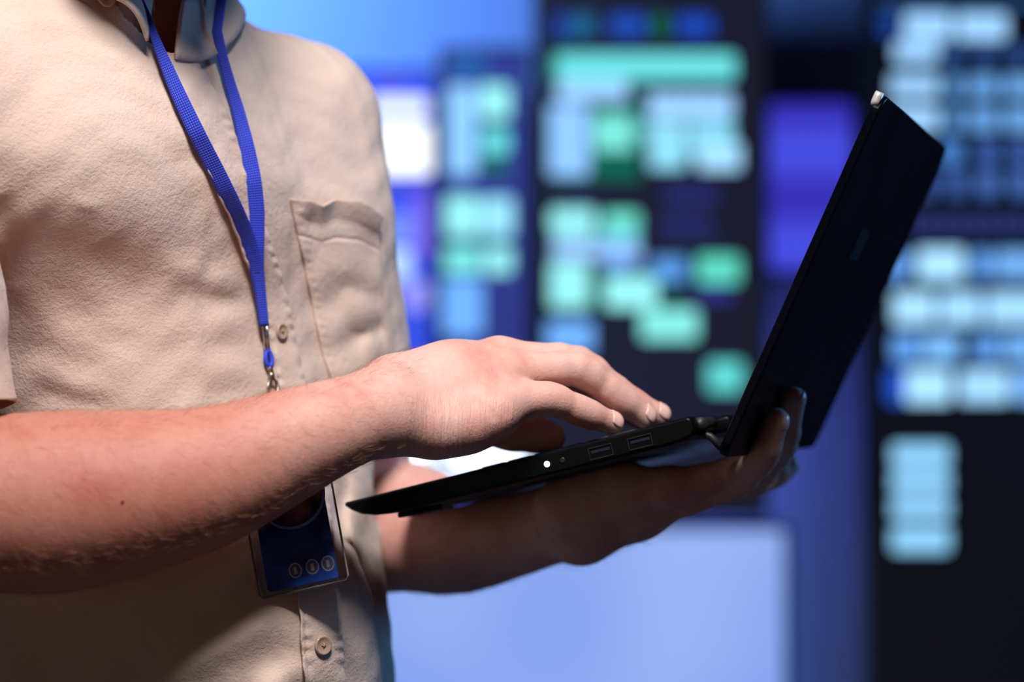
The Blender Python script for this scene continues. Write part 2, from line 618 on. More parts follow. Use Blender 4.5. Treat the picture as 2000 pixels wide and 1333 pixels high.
for y0, y1, br in ((146, 190, .9), (208, 256, .95)):
    D += [(1738, y0, 1832, y1, LB, br), (1846, y0 + 2, 1878, y1, (92, 150, 215), .8), (1890, y0 + 3, 1950, y1, (104, 164, 230), .85), (1962, y0 + 3, 2030, y1, (110, 170, 235), .85)]
D += [(1836, 274, 1878, 322, (72, 130, 205), .9), (1910, 276, 1948, 322, LBd, 1), (1974, 276, 2012, 322, LBd, 1), (1850, 334, 1888, 384, LBd, .9), (1908, 334, 1950, 384, (66, 104, 178), .9), (1972, 334, 2014, 384, (66, 104, 178), .9), (1790, 336, 1832, 384, LBd, .8)]
for i in range(9):
    D.append((1778 + i * 29, 416, 1800 + i * 29, 460, (46, 56, 120), .8))
D += [(1730, 490, 1774, 546, LBm, 1), (1792, 486, 1882, 548, (165, 220, 255), 1.05), (1898, 490, 1936, 544, LBm, .95), (1944, 490, 2030, 544, (112, 172, 238), .95),
      (1744, 572, 1826, 634, (165, 220, 255), 1.0), (1836, 572, 1916, 634, (160, 215, 255), 1.0), (1926, 572, 2030, 634, (160, 215, 255), 1.0),
      (1742, 654, 1794, 706, LBm, 1), (1802, 654, 1874, 706, (118, 180, 240), 1), (1902, 654, 1952, 706, LBm, .9), (1960, 654, 2030, 706, (112, 172, 238), .95),
      (1732, 722, 1770, 788, (30, 80, 190), 1), (1768, 722, 1856, 788, (165, 220, 255), 1.05), (1874, 724, 1970, 786, (160, 215, 255), 1.0), (1980, 722, 2034, 786, (120, 180, 245), 1)]
for y0, y1 in ((868, 912), (920, 962), (972, 1014), (1030, 1078)):
    D.append((1742, y0, 1854, y1, (142, 208, 250), .95))
display('wall_display', 'tall black display with rows of pale blue cells at the far right edge', 1694, -120, 2240, 1420, 4.15, SCRD, D)

# lit panels
PANELM = emis('glowing_blue_panel', srgb(140, 165, 245), 0.95)  # bright area drawn as an emissive panel, tone varying at random
_tc = N(PANELM, 'ShaderNodeTexCoord').outputs['Object']
_n = noise_tex(PANELM, 1.6, 1, 0.4, _tc)
L(PANELM, ramp(PANELM, _n, [(0.3, srgb(104, 140, 238)), (0.7, srgb(170, 198, 255))]), bsdf(PANELM).inputs['Emission Color'])
root = empty('light_panel', Matrix.Translation(W(1080, 1700, 4.5)))
tag(root, 'wide glowing pale blue panel low behind the supporting hand, under the displays', 'light panel')
p, q = W(560, 1700, 4.5), W(1530, 1036, 4.5)
bm = bmesh.new(); rounded_plate(bm, p.x - root.location.x, q.x - root.location.x, 0, q.z - p.z, 0, 0.03, 0.01)
obj('diffuser', bm, PANELM, root, smooth=False)
bm = bmesh.new()
for lo, hi in (((p.x, -0.004, 0), (q.x, 0.04, -0.02)), ((p.x, -0.004, q.z - p.z), (q.x, 0.04, q.z - p.z + 0.012)), ((q.x, -0.004, -0.02), (q.x + 0.012, 0.04, q.z - p.z + 0.012))):
    add_box(bm, (lo[0] - root.location.x, lo[1], min(lo[2], hi[2])), (hi[0] - root.location.x, hi[1], max(lo[2], hi[2])))
obj('frame', bm, mat('blue_grey_metal', srgb(60, 80, 150), 0.5), root, smooth=False)

VIO = emis('violet_diffuser', srgb(70, 62, 225), 0.9)
_tc = N(VIO, 'ShaderNodeTexCoord').outputs['Object']
_w = N(VIO, 'ShaderNodeTexWave'); _w.bands_direction = 'Z'
_w.inputs['Scale'].default_value = 1.75; _w.inputs['Phase Offset'].default_value = 1.2; _w.inputs['Distortion'].default_value = 0.6
L(VIO, _tc, _w.inputs['Vector'])
L(VIO, ramp(VIO, _w.outputs['Fac'], [(0.0, srgb(58, 50, 190)), (1.0, srgb(76, 84, 240))]), bsdf(VIO).inputs['Emission Color'])
root = empty('light_panel', Matrix.Translation(W(1582, 540, 4.55)))
tag(root, 'upright violet glowing panel between the large dark display and the far right display', 'light panel')
p, q = W(1505, 530, 4.55), W(1664, 190, 4.55)
bm = bmesh.new(); rounded_plate(bm, p.x - root.location.x, q.x - root.location.x, 0.01, q.z - p.z, 0, 0.03, 0.01)
obj('diffuser', bm, VIO, root, smooth=False)
bm = bmesh.new(); rounded_plate(bm, p.x - root.location.x - 0.012, q.x - root.location.x + 0.012, 0.0, q.z - p.z + 0.01, 0.02, 0.17, 0.01)
obj('housing', bm, CASE, root, smooth=False)

# ---------------------------------------------------------------- laptop frame of reference
LP0 = W(665, 984, 1.619)
_P1 = W(1340, 815, 1.552)
LX = (_P1 - LP0).normalized()
_h = Vector((0.082, 0.32, -0.011)).normalized()
LY = (_h - LX * _h.dot(LX)).normalized()
LZ = LX.cross(LY).normalized()
LAPW = 0.338
ML = Matrix(((LX.x, LY.x, LZ.x, LP0.x), (LX.y, LY.y, LZ.y, LP0.y), (LX.z, LY.z, LZ.z, LP0.z), (0, 0, 0, 1)))
# lid: inner bottom near corner, direction up the lid
LB0 = W(1398, 888, 1.548)
_t = W(1716, 182, 1.53)
LU = (_t - LB0)
LU = (LU - LY * LU.dot(LY))
LIDH = LU.length
LU.normalize()
LN = LY.cross(LU).normalized()          # outward (back of the lid) or inward, fixed below
if LN.x < 0:
    LN = -LN
LIDT = 0.0065


def under_base(P):                      # distance below the underside plane of the base
    return -((P - LP0).dot(LZ)) - 0.015


def behind_lid(P):
    return (P - LB0).dot(LN) - LIDT


def on_lid(px, py, r):
    """depth along the pixel's ray at which a ball of radius r touches the back of the lid"""
    lo, hi = 1.3, 2.2
    for _ in range(50):
        m_ = (lo + hi) / 2
        if behind_lid(W(px, py, m_)) > r: lo = m_
        else: hi = m_
    return (lo + hi) / 2


# ---------------------------------------------------------------- the person: shape of the body
Fv = Vector((0.80, -0.60, 0)).normalized()          # the way the chest faces
Sv = Vector((-Fv.y, Fv.x, 0))                        # towards the wearer's left
Up = Vector((0, 0, 1))
NECK = Vector((-0.275, 1.650, 0.0))
SHL = W(584, 244, 1.772)
SHR = Vector((-0.398, 1.492, 0.160))
ELR = W(-125, 982, 1.470)
ELL = W(668, 1048, 1.855)

TZ = np.array([-0.60, -0.40, -0.24, -0.158, -0.077, 0.022, 0.085, 0.1225, 0.16, 0.190, 0.22, 0.25])
TCX = np.array([-0.226, -0.226, -0.226, -0.229, -0.240, -0.256, -0.279, -0.2885, -0.286, -0.278, -0.275, -0.275])
TCY = np.array([1.700, 1.700, 1.700, 1.700, 1.712, 1.706, 1.676, 1.660, 1.662, 1.654, 1.650, 1.650])
TA = np.array([0.160, 0.162, 0.160, 0.156, 0.148, 0.160, 0.184, 0.188, 0.170, 0.125, 0.085, 0.062])
TB = np.array([0.128, 0.132, 0.128, 0.120, 0.116, 0.108, 0.121, 0.121, 0.104, 0.086, 0.067, 0.056])


def _soft(z, v):
    zz = np.linspace(z[0], z[-1], 300)
    vv = np.interp(zz, z, v)
    k = np.exp(-(np.linspace(-3, 3, 41) ** 2) / 2); k /= k.sum()
    return np.convolve(np.pad(vv, 20, mode='edge'), k, mode='valid')


_z = np.linspace(TZ[0], TZ[-1], 300)
TCX, TCY, TA, TB = _soft(TZ, TCX), _soft(TZ, TCY), _soft(TZ, TA), _soft(TZ, TB)
TZ = _z


def resample(ch, n):
    """many short steps along a smooth curve, so that a limb has no corners"""
    out = []
    m = len(ch) - 1
    for i in range(n + 1):
        x = m * i / n
        k = min(int(x), m - 1); f = x - k
        q = [ch[max(k - 1, 0)], ch[k], ch[k + 1], ch[min(k + 2, m)]]
        c = [(-f + 2 * f * f - f ** 3) / 2, (2 - 5 * f * f + 3 * f ** 3) / 2, (f + 4 * f * f - 3 * f ** 3) / 2, (-f * f + f ** 3) / 2]
        p = Vector((0, 0, 0)); r = 0
        for w, (a, ra) in zip(c, q):
            p += a * w; r += ra * w
        out.append((p, r))
    return out


def bend(ch):
    """round the joints of a finger and narrow it a little between them"""
    out = [ch[0]]
    for i in range(1, len(ch) - 1):
        (a, ra), (p, r), (b, rb) = ch[i - 1], ch[i], ch[i + 1]
        q1, q2 = p.lerp(a, 0.26), p.lerp(b, 0.26)
        m1 = (0.74 * r + 0.26 * ra) * 0.975; m2 = (0.74 * r + 0.26 * rb) * 0.985
        out.append((q1, m1)); out.append((p * 0.55 + (q1 + q2) * 0.225, r * 0.995)); out.append((q2, m2))
    out.append(ch[-1])
    return out


class Torso:
    k = 0.03; grp = 0
    def __init__(s, inset, zlo, zhi, k=0.03):
        s.i, s.zlo, s.zhi, s.k = inset, zlo, zhi, k

    def __call__(s, P):
        z = P[:, 2]
        cx = np.interp(z, TZ, TCX); cy = np.interp(z, TZ, TCY)
        a = np.interp(z, TZ, TA) - s.i; b = np.interp(z, TZ, TB) - s.i
        dx = P[:, 0] - cx; dy = P[:, 1] - cy
        u = dx * Sv.x + dy * Sv.y
        v = dx * Fv.x + dy * Fv.y
        e = 2.1
        k0 = (np.abs(u / a) ** e + np.abs(v / b) ** e) ** (1 / e) + 1e-6
        r = np.sqrt(u * u + v * v) + 1e-6
        d = (r - r / k0) * 0.92
        dz = np.maximum(s.zlo - z, z - s.zhi)
        return np.maximum(d, dz).astype(np.float32)


def chain(pts, k, grp=0):
    out = []
    for (a, ra), (b, rb) in zip(pts[:-1], pts[1:]):
        out.append(Cone(a, b, ra, rb, k, grp))
    return out


# head (above the frame) and neck
HEAD = NECK + Fv * 0.080 + Up * 0.378 - Sv * 0.045 + Vector((0, -0.020, -0.008))
hdir = (Fv * 0.80 + Sv * 0.02 + Up * -0.60).normalized()
hs = hdir.cross(Up).normalized()
hu = hs.cross(hdir).normalized()
HR = [tuple(hs), tuple(hdir), tuple(hu)]
prims = [Torso(0.010, -0.36, 0.235)]
prims += chain([(NECK + Up * 0.17 - Fv * 0.01, 0.056), (NECK + Up * 0.30 + Fv * 0.005, 0.054), (NECK + Up * 0.37 + Fv * 0.01, 0.055)], 0.03)
prims += [Ell(HEAD - hdir * 0.01 + hu * 0.01, HR, (0.076, 0.096, 0.105), 0.03),
          Ell(HEAD + hdir * 0.045 - hu * 0.065, HR, (0.052, 0.048, 0.055), 0.03),
          Cone(HEAD + hdir * 0.085 + hu * 0.01, HEAD + hdir * 0.108 - hu * 0.028, 0.009, 0.013, 0.012),
          Ell(HEAD + hs * 0.077 - hu * 0.01, HR, (0.008, 0.018, 0.032), 0.006),
          Ell(HEAD - hs * 0.077 - hu * 0.01, HR, (0.008, 0.018, 0.032), 0.006),
          Cone(HEAD + hdir * 0.088 - hu * 0.058 - hs * 0.018, HEAD + hdir * 0.088 - hu * 0.058 + hs * 0.018, 0.009, 0.009, 0.01)]
# shoulders
for SH, s in ((SHL, 1), (SHR, -1)):
    prims += chain([(NECK + Up * 0.20 + Sv * 0.03 * s, 0.040), (SH + Up * 0.0, 0.040)], 0.04)
# right arm (near the camera)
prims += chain([(SHR, 0.046), ((SHR * 0.5 + ELR * 0.5), 0.045), (ELR, 0.043)], 0.03)
RF = [(ELR, 0.050), (W(60, 984, 1.474), 0.0545), (W(160, 976, 1.477), 0.0528), (W(290, 957, 1.483), 0.0478), (W(400, 934, 1.489), 0.0425), (W(520, 888, 1.498), 0.0360),
      (W(620, 846, 1.502), 0.0300), (W(690, 820, 1.515), 0.0268), (W(745, 802, 1.525), 0.0262)]
prims += chain(resample(RF, 22), 0.004)
# right palm: metacarpals, heel of the hand, thumb mound
RW_u, RW_m, RW_r = W(772, 828, 1.530), W(770, 780, 1.540), W(775, 765, 1.562)
prims += chain([(RW_u, 0.0175), (W(850, 835, 1.538), 0.0170), (W(915, 826, 1.545), 0.0160), (W(965, 805, 1.552), 0.0140), (W(990, 790, 1.560), 0.0120)], 0.016)
prims += chain([(RW_m, 0.0210), (W(880, 748, 1.560), 0.0160), (W(985, 728, 1.582), 0.0128)], 0.020)
prims += chain([(RW_r, 0.0190), (W(880, 728, 1.582), 0.0150), (W(978, 697, 1.605), 0.0110)], 0.020)
prims += chain([(RW_r, 0.0180), (W(880, 740, 1.600), 0.0150), (W(968, 715, 1.628), 0.0118)], 0.020)
prims += chain([(W(800, 800, 1.565), 0.018), (W(890, 790, 1.570), 0.017), (W(965, 760, 1.580), 0.012)], 0.02)
prims += chain([(W(800, 800, 1.585), 0.016), (W(870, 812, 1.610), 0.015), (W(935, 826, 1.635), 0.0125)], 0.012)
RIGHT = {
    'little': [(W(988, 788, 1.562), .0118), (W(1072, 777, 1.572), .0104), (W(1140, 806, 1.585), .0092), (W(1198, 839, 1.596), .0078)],
    'ring': [(W(985, 727, 1.584), .0125), (W(1130, 717, 1.600), .0110), (W(1208, 777, 1.612), .0098), (W(1262, 829, 1.620), .0082)],
    'middle': [(W(975, 700, 1.607), .0125), (W(1133, 706, 1.625), .0110), (W(1226, 784, 1.637), .0098), (W(1292, 830, 1.645), .0080)],
    'index': [(W(965, 715, 1.630), .0125), (W(1105, 722, 1.652), .0108), (W(1200, 790, 1.660), .0096), (W(1262, 832, 1.668), .0080)],
    'thumb': [(W(930, 826, 1.635), .0125), (W(1000, 846, 1.645), .0118), (W(1040, 846, 1.650), .0118), (W(1072, 846, 1.652), .0103)],
}
for n_, ch_ in RIGHT.items():           # the finger pads rest on the keys
    p_, r_ = ch_[-1]
    ch_[-1] = (p_ + LZ * (0.0016 - ((p_ - LP0).dot(LZ) - r_)), r_)
g = 1
for n, ch in RIGHT.items():
    prims += chain(bend(ch), 0.004, g)
    g += 1
# left arm (behind the laptop)
prims += chain([(SHL, 0.040), (W(618, 700, 1.79), 0.043), (W(666, 900, 1.835), 0.045), (ELL, 0.042)], 0.03)
LF = [(ELL, 0.046), (W(785, 1030, 1.820), 0.0475), (W(890, 1055, 1.790), 0.0395), (W(1000, 1044, 1.758), 0.0305), (W(1080, 1024, 1.735), 0.0270), (W(1125, 1018, 1.720), 0.0265)]
prims += chain(resample(LF, 14), 0.005)
prims += chain([(W(1128, 1018, 1.700), 0.0270), (W(1156, 1004, 1.692), 0.0240)], 0.015)
prims += chain([(W(1098, 994, 1.680), 0.0205), (W(1150, 976, 1.680), 0.0190), (W(1220, 962, 1.676), 0.0180), (W(1305, 950, 1.668), 0.0125)], 0.012)
prims += chain([(W(1142, 1046, 1.702), 0.0165), (W(1250, 1005, 1.695), 0.0145), (W(1345, 966, 1.690), 0.0130)], 0.016)
prims += chain([(W(1142, 1040, 1.722), 0.0170), (W(1250, 1000, 1.715), 0.0150), (W(1365, 960, 1.715), 0.0130)], 0.016)
prims += chain([(W(1150, 1010, 1.735), 0.0170), (W(1260, 985, 1.738), 0.0150), (W(1370, 955, 1.738), 0.0125)], 0.016)
prims += [Cone(W(1205, 946, 1.672), W(1225, 940, 1.672), 0.0125, 0.0115, 0.006)]


def lidpt(px, py, r):
    return (W(px, py, on_lid(px, py, r + 0.0005)), r)


LEFT = {
    'little': [(W(1305, 950, 1.668), .0118), (W(1375, 938, 1.670), .0102), (W(1425, 923, 1.672), .0094), (W(1456, 912, 1.672), .0083)],
    'ring': [(W(1345, 965, 1.690), .0125), (W(1440, 944, 1.680), .0108), lidpt(1492, 892, .0098), lidpt(1516, 822, .0086)],
    'middle': [(W(1365, 958, 1.715), .0125), (W(1478, 935, 1.715), .0106), lidpt(1532, 870, .0094), lidpt(1551, 778, .0078)],
    'index': [(W(1372, 955, 1.738), .0120), (W(1470, 945, 1.755), .0102), (W(1515, 925, 1.765), .0094), (W(1538, 908, 1.770), .0084)],
    'thumb': [(W(1200, 985, 1.755), .0150), (W(1270, 965, 1.785), .0125), (W(1320, 950, 1.795), .0112), (W(1350, 940, 1.800), .0095)],
}
for n, ch in LEFT.items():
    prims += chain(bend(ch), 0.004, g)
    g += 1

FOLDS_HAND_OFF = [  # short creases in the heel of the right hand, wrist and knuckles: (a, b, width, depth)
    (W(768, 880, 1.51), W(752, 820, 1.505), 0.0022, 0.0011), (W(805, 885, 1.52), W(792, 835, 1.51), 0.0020, 0.0007),
    (W(840, 888, 1.52), W(822, 835, 1.51), 0.0020, 0.0006), (W(875, 885, 1.525), W(860, 838, 1.52), 0.0018, 0.0005),
    (W(965, 812, 1.54), W(945, 790, 1.535), 0.0018, 0.0009), (W(985, 808, 1.545), W(968, 785, 1.54), 0.0018, 0.0009), (W(940, 822, 1.535), W(922, 800, 1.53), 0.0018, 0.0006),
    (W(1010, 745, 1.57), W(960, 760, 1.56), 0.004, 0.0010),
]


FOLDS_HAND = [(W(965, 815, 1.54), W(945, 788, 1.535), 0.0024, 0.0006),
              (W(988, 808, 1.545), W(970, 782, 1.54), 0.0024, 0.0006), (W(1015, 747, 1.57), W(965, 760, 1.56), 0.004, 0.0010)]


def seg_dist(P, a, b):
    a = np.array(a, np.float32); b = np.array(b, np.float32)
    ba = b - a
    t = np.clip(((P - a) @ ba) / float(ba @ ba), 0, 1)
    q = P - a - t[:, None] * ba
    return np.sqrt((q * q).sum(1)), t


def body_disp(P, d):
    out = np.zeros(len(P), np.float32)
    if P[:, 0].max() < -0.15 or P[:, 1].min() > 1.66:
        return out
    if P[:, 2].max() < -0.12 or P[:, 2].min() > 0.02:
        return out
    for a, b, w, A_ in FOLDS_HAND:
        s, t = seg_dist(P * np.array([1, 0, 1], np.float32), (a.x, 0, a.z), (b.x, 0, b.z))
        near = (P[:, 1] < a.y + 0.045)
        out -= A_ * np.exp(-(s / w) ** 2) * near
    return out


_LMi = np.array(ML.inverted(), np.float32)


def press(P):
    """skin flattens where it rests against the laptop"""
    q = P @ _LMi[:3, :3].T + _LMi[:3, 3]
    c = np.array([0.1240, LAPW / 2, -0.0070], np.float32); h = np.array([0.1240, LAPW / 2, 0.0089], np.float32)
    e = np.abs(q - c) - h
    d1 = np.sqrt((np.maximum(e, 0) ** 2).sum(1)) + np.minimum(e.max(1), 0)
    r = P - np.array(LB0, np.float32)
    e = np.stack([np.abs(r @ np.array(LU, np.float32) - LIDH / 2) - LIDH / 2, np.abs(r @ np.array(LY, np.float32) - LAPW / 2) - LAPW / 2,
                  np.abs(r @ np.array(LN, np.float32) - LIDT / 2) - LIDT / 2 - 0.0004], 1)
    d2 = np.sqrt((np.maximum(e, 0) ** 2).sum(1)) + np.minimum(e.max(1), 0)
    return -np.minimum(d1, d2)


body_field = Field(prims, 0.010, body_disp, press)
bv, bn, bf = polygonise(body_field, (-0.50, 1.30, -0.38), (0.26, 1.98, 0.60), 0.0016)
person = np_mesh('person', bv, bf, SKIN)
tag(person, 'person in an open-necked beige short-sleeved shirt typing on a laptop held on the other palm', 'person')

# ---------------------------------------------------------------- clothing: shirt
def fold(px, py, Y=None):
    return W(px, py, Y or 1.56)


SF = [  # folds of the cloth as pixel polylines on the chest: (points, width, height)
    ([(470, 560), (400, 545), (300, 500)], 0.010, 0.0022), ([(500, 620), (420, 640), (330, 640)], 0.012, 0.0020), ([(520, 720), (430, 730), (330, 700)], 0.014, 0.0020),
    ([(505, 585), (440, 590), (370, 570)], 0.007, -0.0016), ([(60, 380), (160, 400), (260, 450)], 0.016, 0.0025), ([(30, 470), (160, 500), (260, 520)], 0.014, -0.0022),
    ([(200, 470), (250, 560), (240, 640)], 0.022, -0.0028), ([(20, 560), (110, 620), (170, 720)], 0.014, 0.0022), ([(40, 700), (130, 745), (250, 780)], 0.010, 0.0020),
    ([(60, 760), (150, 785), (250, 800)], 0.007, -0.0018), ([(320, 720), (420, 760), (500, 770)], 0.012, -0.0018), ([(130, 390), (170, 402), (205, 404)], 0.004, 0.0010),
    ([(570, 1180), (500, 1230), (380, 1290), (300, 1333)], 0.012, 0.0035), ([(570, 1250), (520, 1290), (450, 1333)], 0.012, -0.0030), ([(560, 1320), (500, 1360)], 0.012, 0.0030),
    ([(560, 1120), (480, 1180), (380, 1230)], 0.012, -0.0025), ([(590, 560), (640, 520), (720, 520)], 0.010, 0.0012), ([(620, 600), (670, 560), (725, 570)], 0.008, -0.0014),
    ([(640, 640), (680, 600), (740, 610)], 0.009, 0.0014), ([(660, 690), (690, 650), (745, 640)], 0.008, -0.0020), ([(690, 720), (710, 680), (760, 660)], 0.007, 0.0020),
    ([(720, 560), (735, 640), (750, 720)], 0.006, -0.0028), ([(700, 640), (700, 720)], 0.006, -0.0022), ([(640, 500), (700, 470), (740, 480)], 0.009, -0.0014),
    ([(700, 900), (690, 1000), (700, 1100)], 0.008, 0.0030), ([(680, 900), (668, 1000), (675, 1100)], 0.006, -0.0028), ([(720, 960), (715, 1050), (740, 1150)], 0.006, -0.0025),
    ([(590, 1290), (530, 1345), (480, 1400)], 0.010, 0.0045), ([(0, 380), (25, 470), (22, 560)], 0.008, -0.0030), ([(250, 130), (330, 200), (380, 300)], 0.020, 0.0020),
    ([(560, 180), (620, 260), (640, 360)], 0.02, 0.0015), ([(670, 200), (700, 300), (705, 400)], 0.012, -0.0018),
]

def shirt_disp(P, d):
    # folds act along the view ray over the front half of the body; they are shallow ridges in the cloth
    Y = P[:, 1]
    out = np.zeros(len(P), np.float32)
    front = ((P[:, 0] - np.interp(P[:, 2], TZ, TCX)) * Fv.x + (Y - np.interp(P[:, 2], TZ, TCY)) * Fv.y) > -0.02
    ax = 1000 + P[:, 0] / Y * F
    ay = 666.5 - P[:, 2] / Y * F
    Q = np.stack([ax, ay], 1)
    xmin, xmax, ymin, ymax = ax.min(), ax.max(), ay.min(), ay.max()
    for pts, w, A_ in SF:
        w = w * F / 1.6
        m = 2.6 * w
        X_ = [p[0] for p in pts]; Y_ = [p[1] for p in pts]
        if max(X_) + m < xmin or min(X_) - m > xmax or max(Y_) + m < ymin or min(Y_) - m > ymax:
            continue
        best = np.full(len(P), 1e9, np.float32); par = np.zeros(len(P), np.float32)
        ns = len(pts) - 1
        for k in range(ns):
            A0 = np.array(pts[k], np.float32); ba = np.array(pts[k + 1], np.float32) - A0
            t = np.clip(((Q - A0) @ ba) / float(ba @ ba), 0, 1)
            q = Q - A0 - t[:, None] * ba
            s2 = (q * q).sum(1)
            u = s2 < best
            best = np.where(u, s2, best); par = np.where(u, (k + t) / ns, par)
        out += A_ * np.exp(-best / (w * w)) * np.maximum(np.sin(PI * np.clip(par, 0, 1)), 0) ** 0.8 * front
    # gentle all-over crumple
    x, y, z = P[:, 0], P[:, 1], P[:, 2]
    out += 0.0007 * np.sin(71 * x + 40 * z + 2 * np.sin(53 * z)) * np.sin(63 * y - 48 * z + 1.3 * np.sin(60 * x))
    out += 0.0005 * np.sin(150 * x - 90 * z + 3 * np.sin(83 * y)) * np.sin(120 * z + 100 * y)
    return out


sp = [Torso(0.0, -0.62, 0.262, 0.03), Ell(W(470, 1225, 1.600), [(1, 0, 0), (0, 1, 0), (0, 0, 1)], (0.080, 0.082, 0.090), 0.05),
      Ell(W(240, 1260, 1.610), [(1, 0, 0), (0, 1, 0), (0, 0, 1)], (0.080, 0.075, 0.095), 0.05),
      Ell(W(470, 1420, 1.620), [(1, 0, 0), (0, 1, 0), (0, 0, 1)], (0.085, 0.080, 0.120), 0.05)]
for SH, s in ((SHL, 1), (SHR, -1)):
    sp += chain([(NECK + Up * 0.210 + Sv * 0.045 * s, 0.038), (SH, 0.0470)], 0.045)
HRt = SHR.lerp(ELR, 0.80)
sp += chain([(SHR, 0.052), (SHR.lerp(ELR, 0.5), 0.055), (SHR.lerp(ELR, 0.95), 0.0590)], 0.03)
LH0 = W(626, 805, 1.810)
sp += chain([(SHL, 0.045), (W(594, 450, 1.765), 0.0480), (W(612, 700, 1.785), 0.0535), (W(632, 960, 1.845), 0.0570)], 0.06)
shirt_field = Field(sp, 0.01, shirt_disp)
sv, sn, sf = polygonise(shirt_field, (-0.54, 1.34, -0.47), (0.04, 2.04, 0.32), 0.0028)
SBVH = BVHTree.FromPolygons([tuple(map(float, v)) for v in sv], [tuple(map(int, f)) for f in sf])
shirt = np_mesh('shirt', sv, sf, SHIRT, person)
shirt['label'] = 'beige cotton short-sleeved shirt with a button front'
me = shirt.data
bm = bmesh.new(); bm.from_mesh(me)


def trim(bm, co, no, test):
    """cut the cloth along a plane, only near the given opening, and drop what lies beyond"""
    vs = [v for v in bm.verts if test(v.co)]
    fs = set(f for v in vs for f in v.link_faces)
    es = set(e for f in fs for e in f.edges)
    vv = set(v for f in fs for v in f.verts)
    bmesh.ops.bisect_plane(bm, geom=list(vv) + list(es) + list(fs), plane_co=co, plane_no=no)
    kill = [v for v in bm.verts if test(v.co) and (v.co - co).dot(no) > 1e-6]
    bmesh.ops.delete(bm, geom=kill, context='VERTS')


axR = (ELR - SHR).normalized()
trim(bm, HRt, axR, lambda c: 0.06 > (c - HRt).dot(axR) > -0.02 and (c - HRt - axR * (c - HRt).dot(axR)).length < 0.085 and c.x < -0.27)
axL = (ELL - SHL).normalized()
trim(bm, LH0, axL, lambda c: 0.07 > (c - LH0).dot(axL) > -0.02 and (c - LH0 - axL * (c - LH0).dot(axL)).length < 0.085 and (c - Vector((-0.23, 1.700, c.z))).dot(Sv) > 0.118)
trim(bm, Vector((0, 0, -0.45)), Vector((0, 0, -1)), lambda c: c.z < -0.42)
VP, _n = SBVH.ray_cast(Vector((0, 0, 0)), W(333, 102, 1.0).normalized())[:2]
NK = Vector((NECK.x, NECK.y, 0))
_d = VP - NK; _d.z = 0
VA, VR = math.atan2(_d.dot(Sv), _d.dot(Fv)), _d.length


def neck_g(c):
    """below zero inside the neck opening with its V in front"""
    d = c - NK; d.z = 0
    a = math.atan2(d.dot(Sv), d.dot(Fv)) - VA
    return d.length - (0.0650 + (VR - 0.0650) * math.exp(-(abs(a) / math.radians(26 if a > 0 else 62)) ** (1.5 if a > 0 else 2.2)))


near = [v for v in bm.verts if v.co.z > 0.15 and (Vector((v.co.x, v.co.y, 0)) - NK).length < 0.13]
bmesh.ops.delete(bm, geom=[v for v in near if neck_g(v.co) < 0], context='VERTS')
bmesh.ops.delete(bm, geom=[v for v in bm.verts if v.co.z > 0.15 and v.link_faces and len(v.link_faces) == 1 and (Vector((v.co.x, v.co.y, 0)) - NK).length < 0.13], context='VERTS')
for v in bm.verts:
    if v.is_boundary and v.co.z > 0.15 and (Vector((v.co.x, v.co.y, 0)) - NK).length < 0.13:
        d = v.co - NK; z = v.co.z; d.z = 0
        g_ = max(-0.006, min(0.006, neck_g(v.co)))
        q, nn, _i, _dd = SBVH.find_nearest(v.co - d.normalized() * g_)
        v.co = q
loose = [v for v in bm.verts if not v.link_faces]
bmesh.ops.delete(bm, geom=loose, context='VERTS')
bm.to_mesh(me); bm.free()
me.polygons.foreach_set('use_smooth', np.ones(len(me.polygons), bool))
md = shirt.modifiers.new('cloth thickness', 'SOLIDIFY'); md.thickness = 0.0016; md.offset = -1


def hit(px, py, lift=0.0):
    """point of the shirt seen at a pixel, lifted off along its normal"""
    d = W(px, py, 1.0).normalized()
    p, n, i, dist = SBVH.ray_cast(Vector((0, 0, 0)), d)
    if p is None:
        return None, None
    if n.dot(d) > 0: n = -n
    return p + n * lift, n


def interp(pts, t):
    """pts: list of (y, value)"""
    ys = [p[0] for p in pts]; vs = [p[1] for p in pts]
    return float(np.interp(t, ys, vs))


def patch(name, rows, cols, xy, lift, m, thick=0.0012, parent=None):
    """cloth patch following the shirt: xy(u, v) -> pixel, lift(u, v) -> offset"""
    bm = bmesh.new()
    gridv = []
    for j in range(rows + 1):
        row = []
        for i in range(cols + 1):
            u, v = i / cols, j / rows
            x, y = xy(u, v)
            # average the normals of neighbours for a quiet surface
            acc = Vector((0, 0, 0)); n_ = Vector((0, 0, 0)); c_ = 0
            for dx, dy in ((0, 0), (5, 0), (-5, 0), (0, 5), (0, -5)):
                p, n = hit(x + dx, y + dy)
                if p is not None:
                    n_ += n; c_ += 1
            p, n = hit(x, y)
            if p is None:
                row.append(None); continue
            row.append(bm.verts.new(p + n_.normalized() * lift(u, v)))
        gridv.append(row)
    for j in range(rows):
        for i in range(cols):
            q = [gridv[j][i], gridv[j][i + 1], gridv[j + 1][i + 1], gridv[j + 1][i]]
            if all(q):
                bm.faces.new(q)
    bmesh.ops.recalc_face_normals(bm, faces=bm.faces)
    bm.normal_update()
    if bm.faces and sum((f.normal.dot(f.calc_center_median()) > 0) for f in bm.faces) > len(bm.faces) / 2:
        bmesh.ops.reverse_faces(bm, faces=bm.faces)
    o = obj(name, bm, m, parent or shirt)
    md = o.modifiers.new('cloth thickness', 'SOLIDIFY'); md.thickness = thick; md.offset = 0
    return o


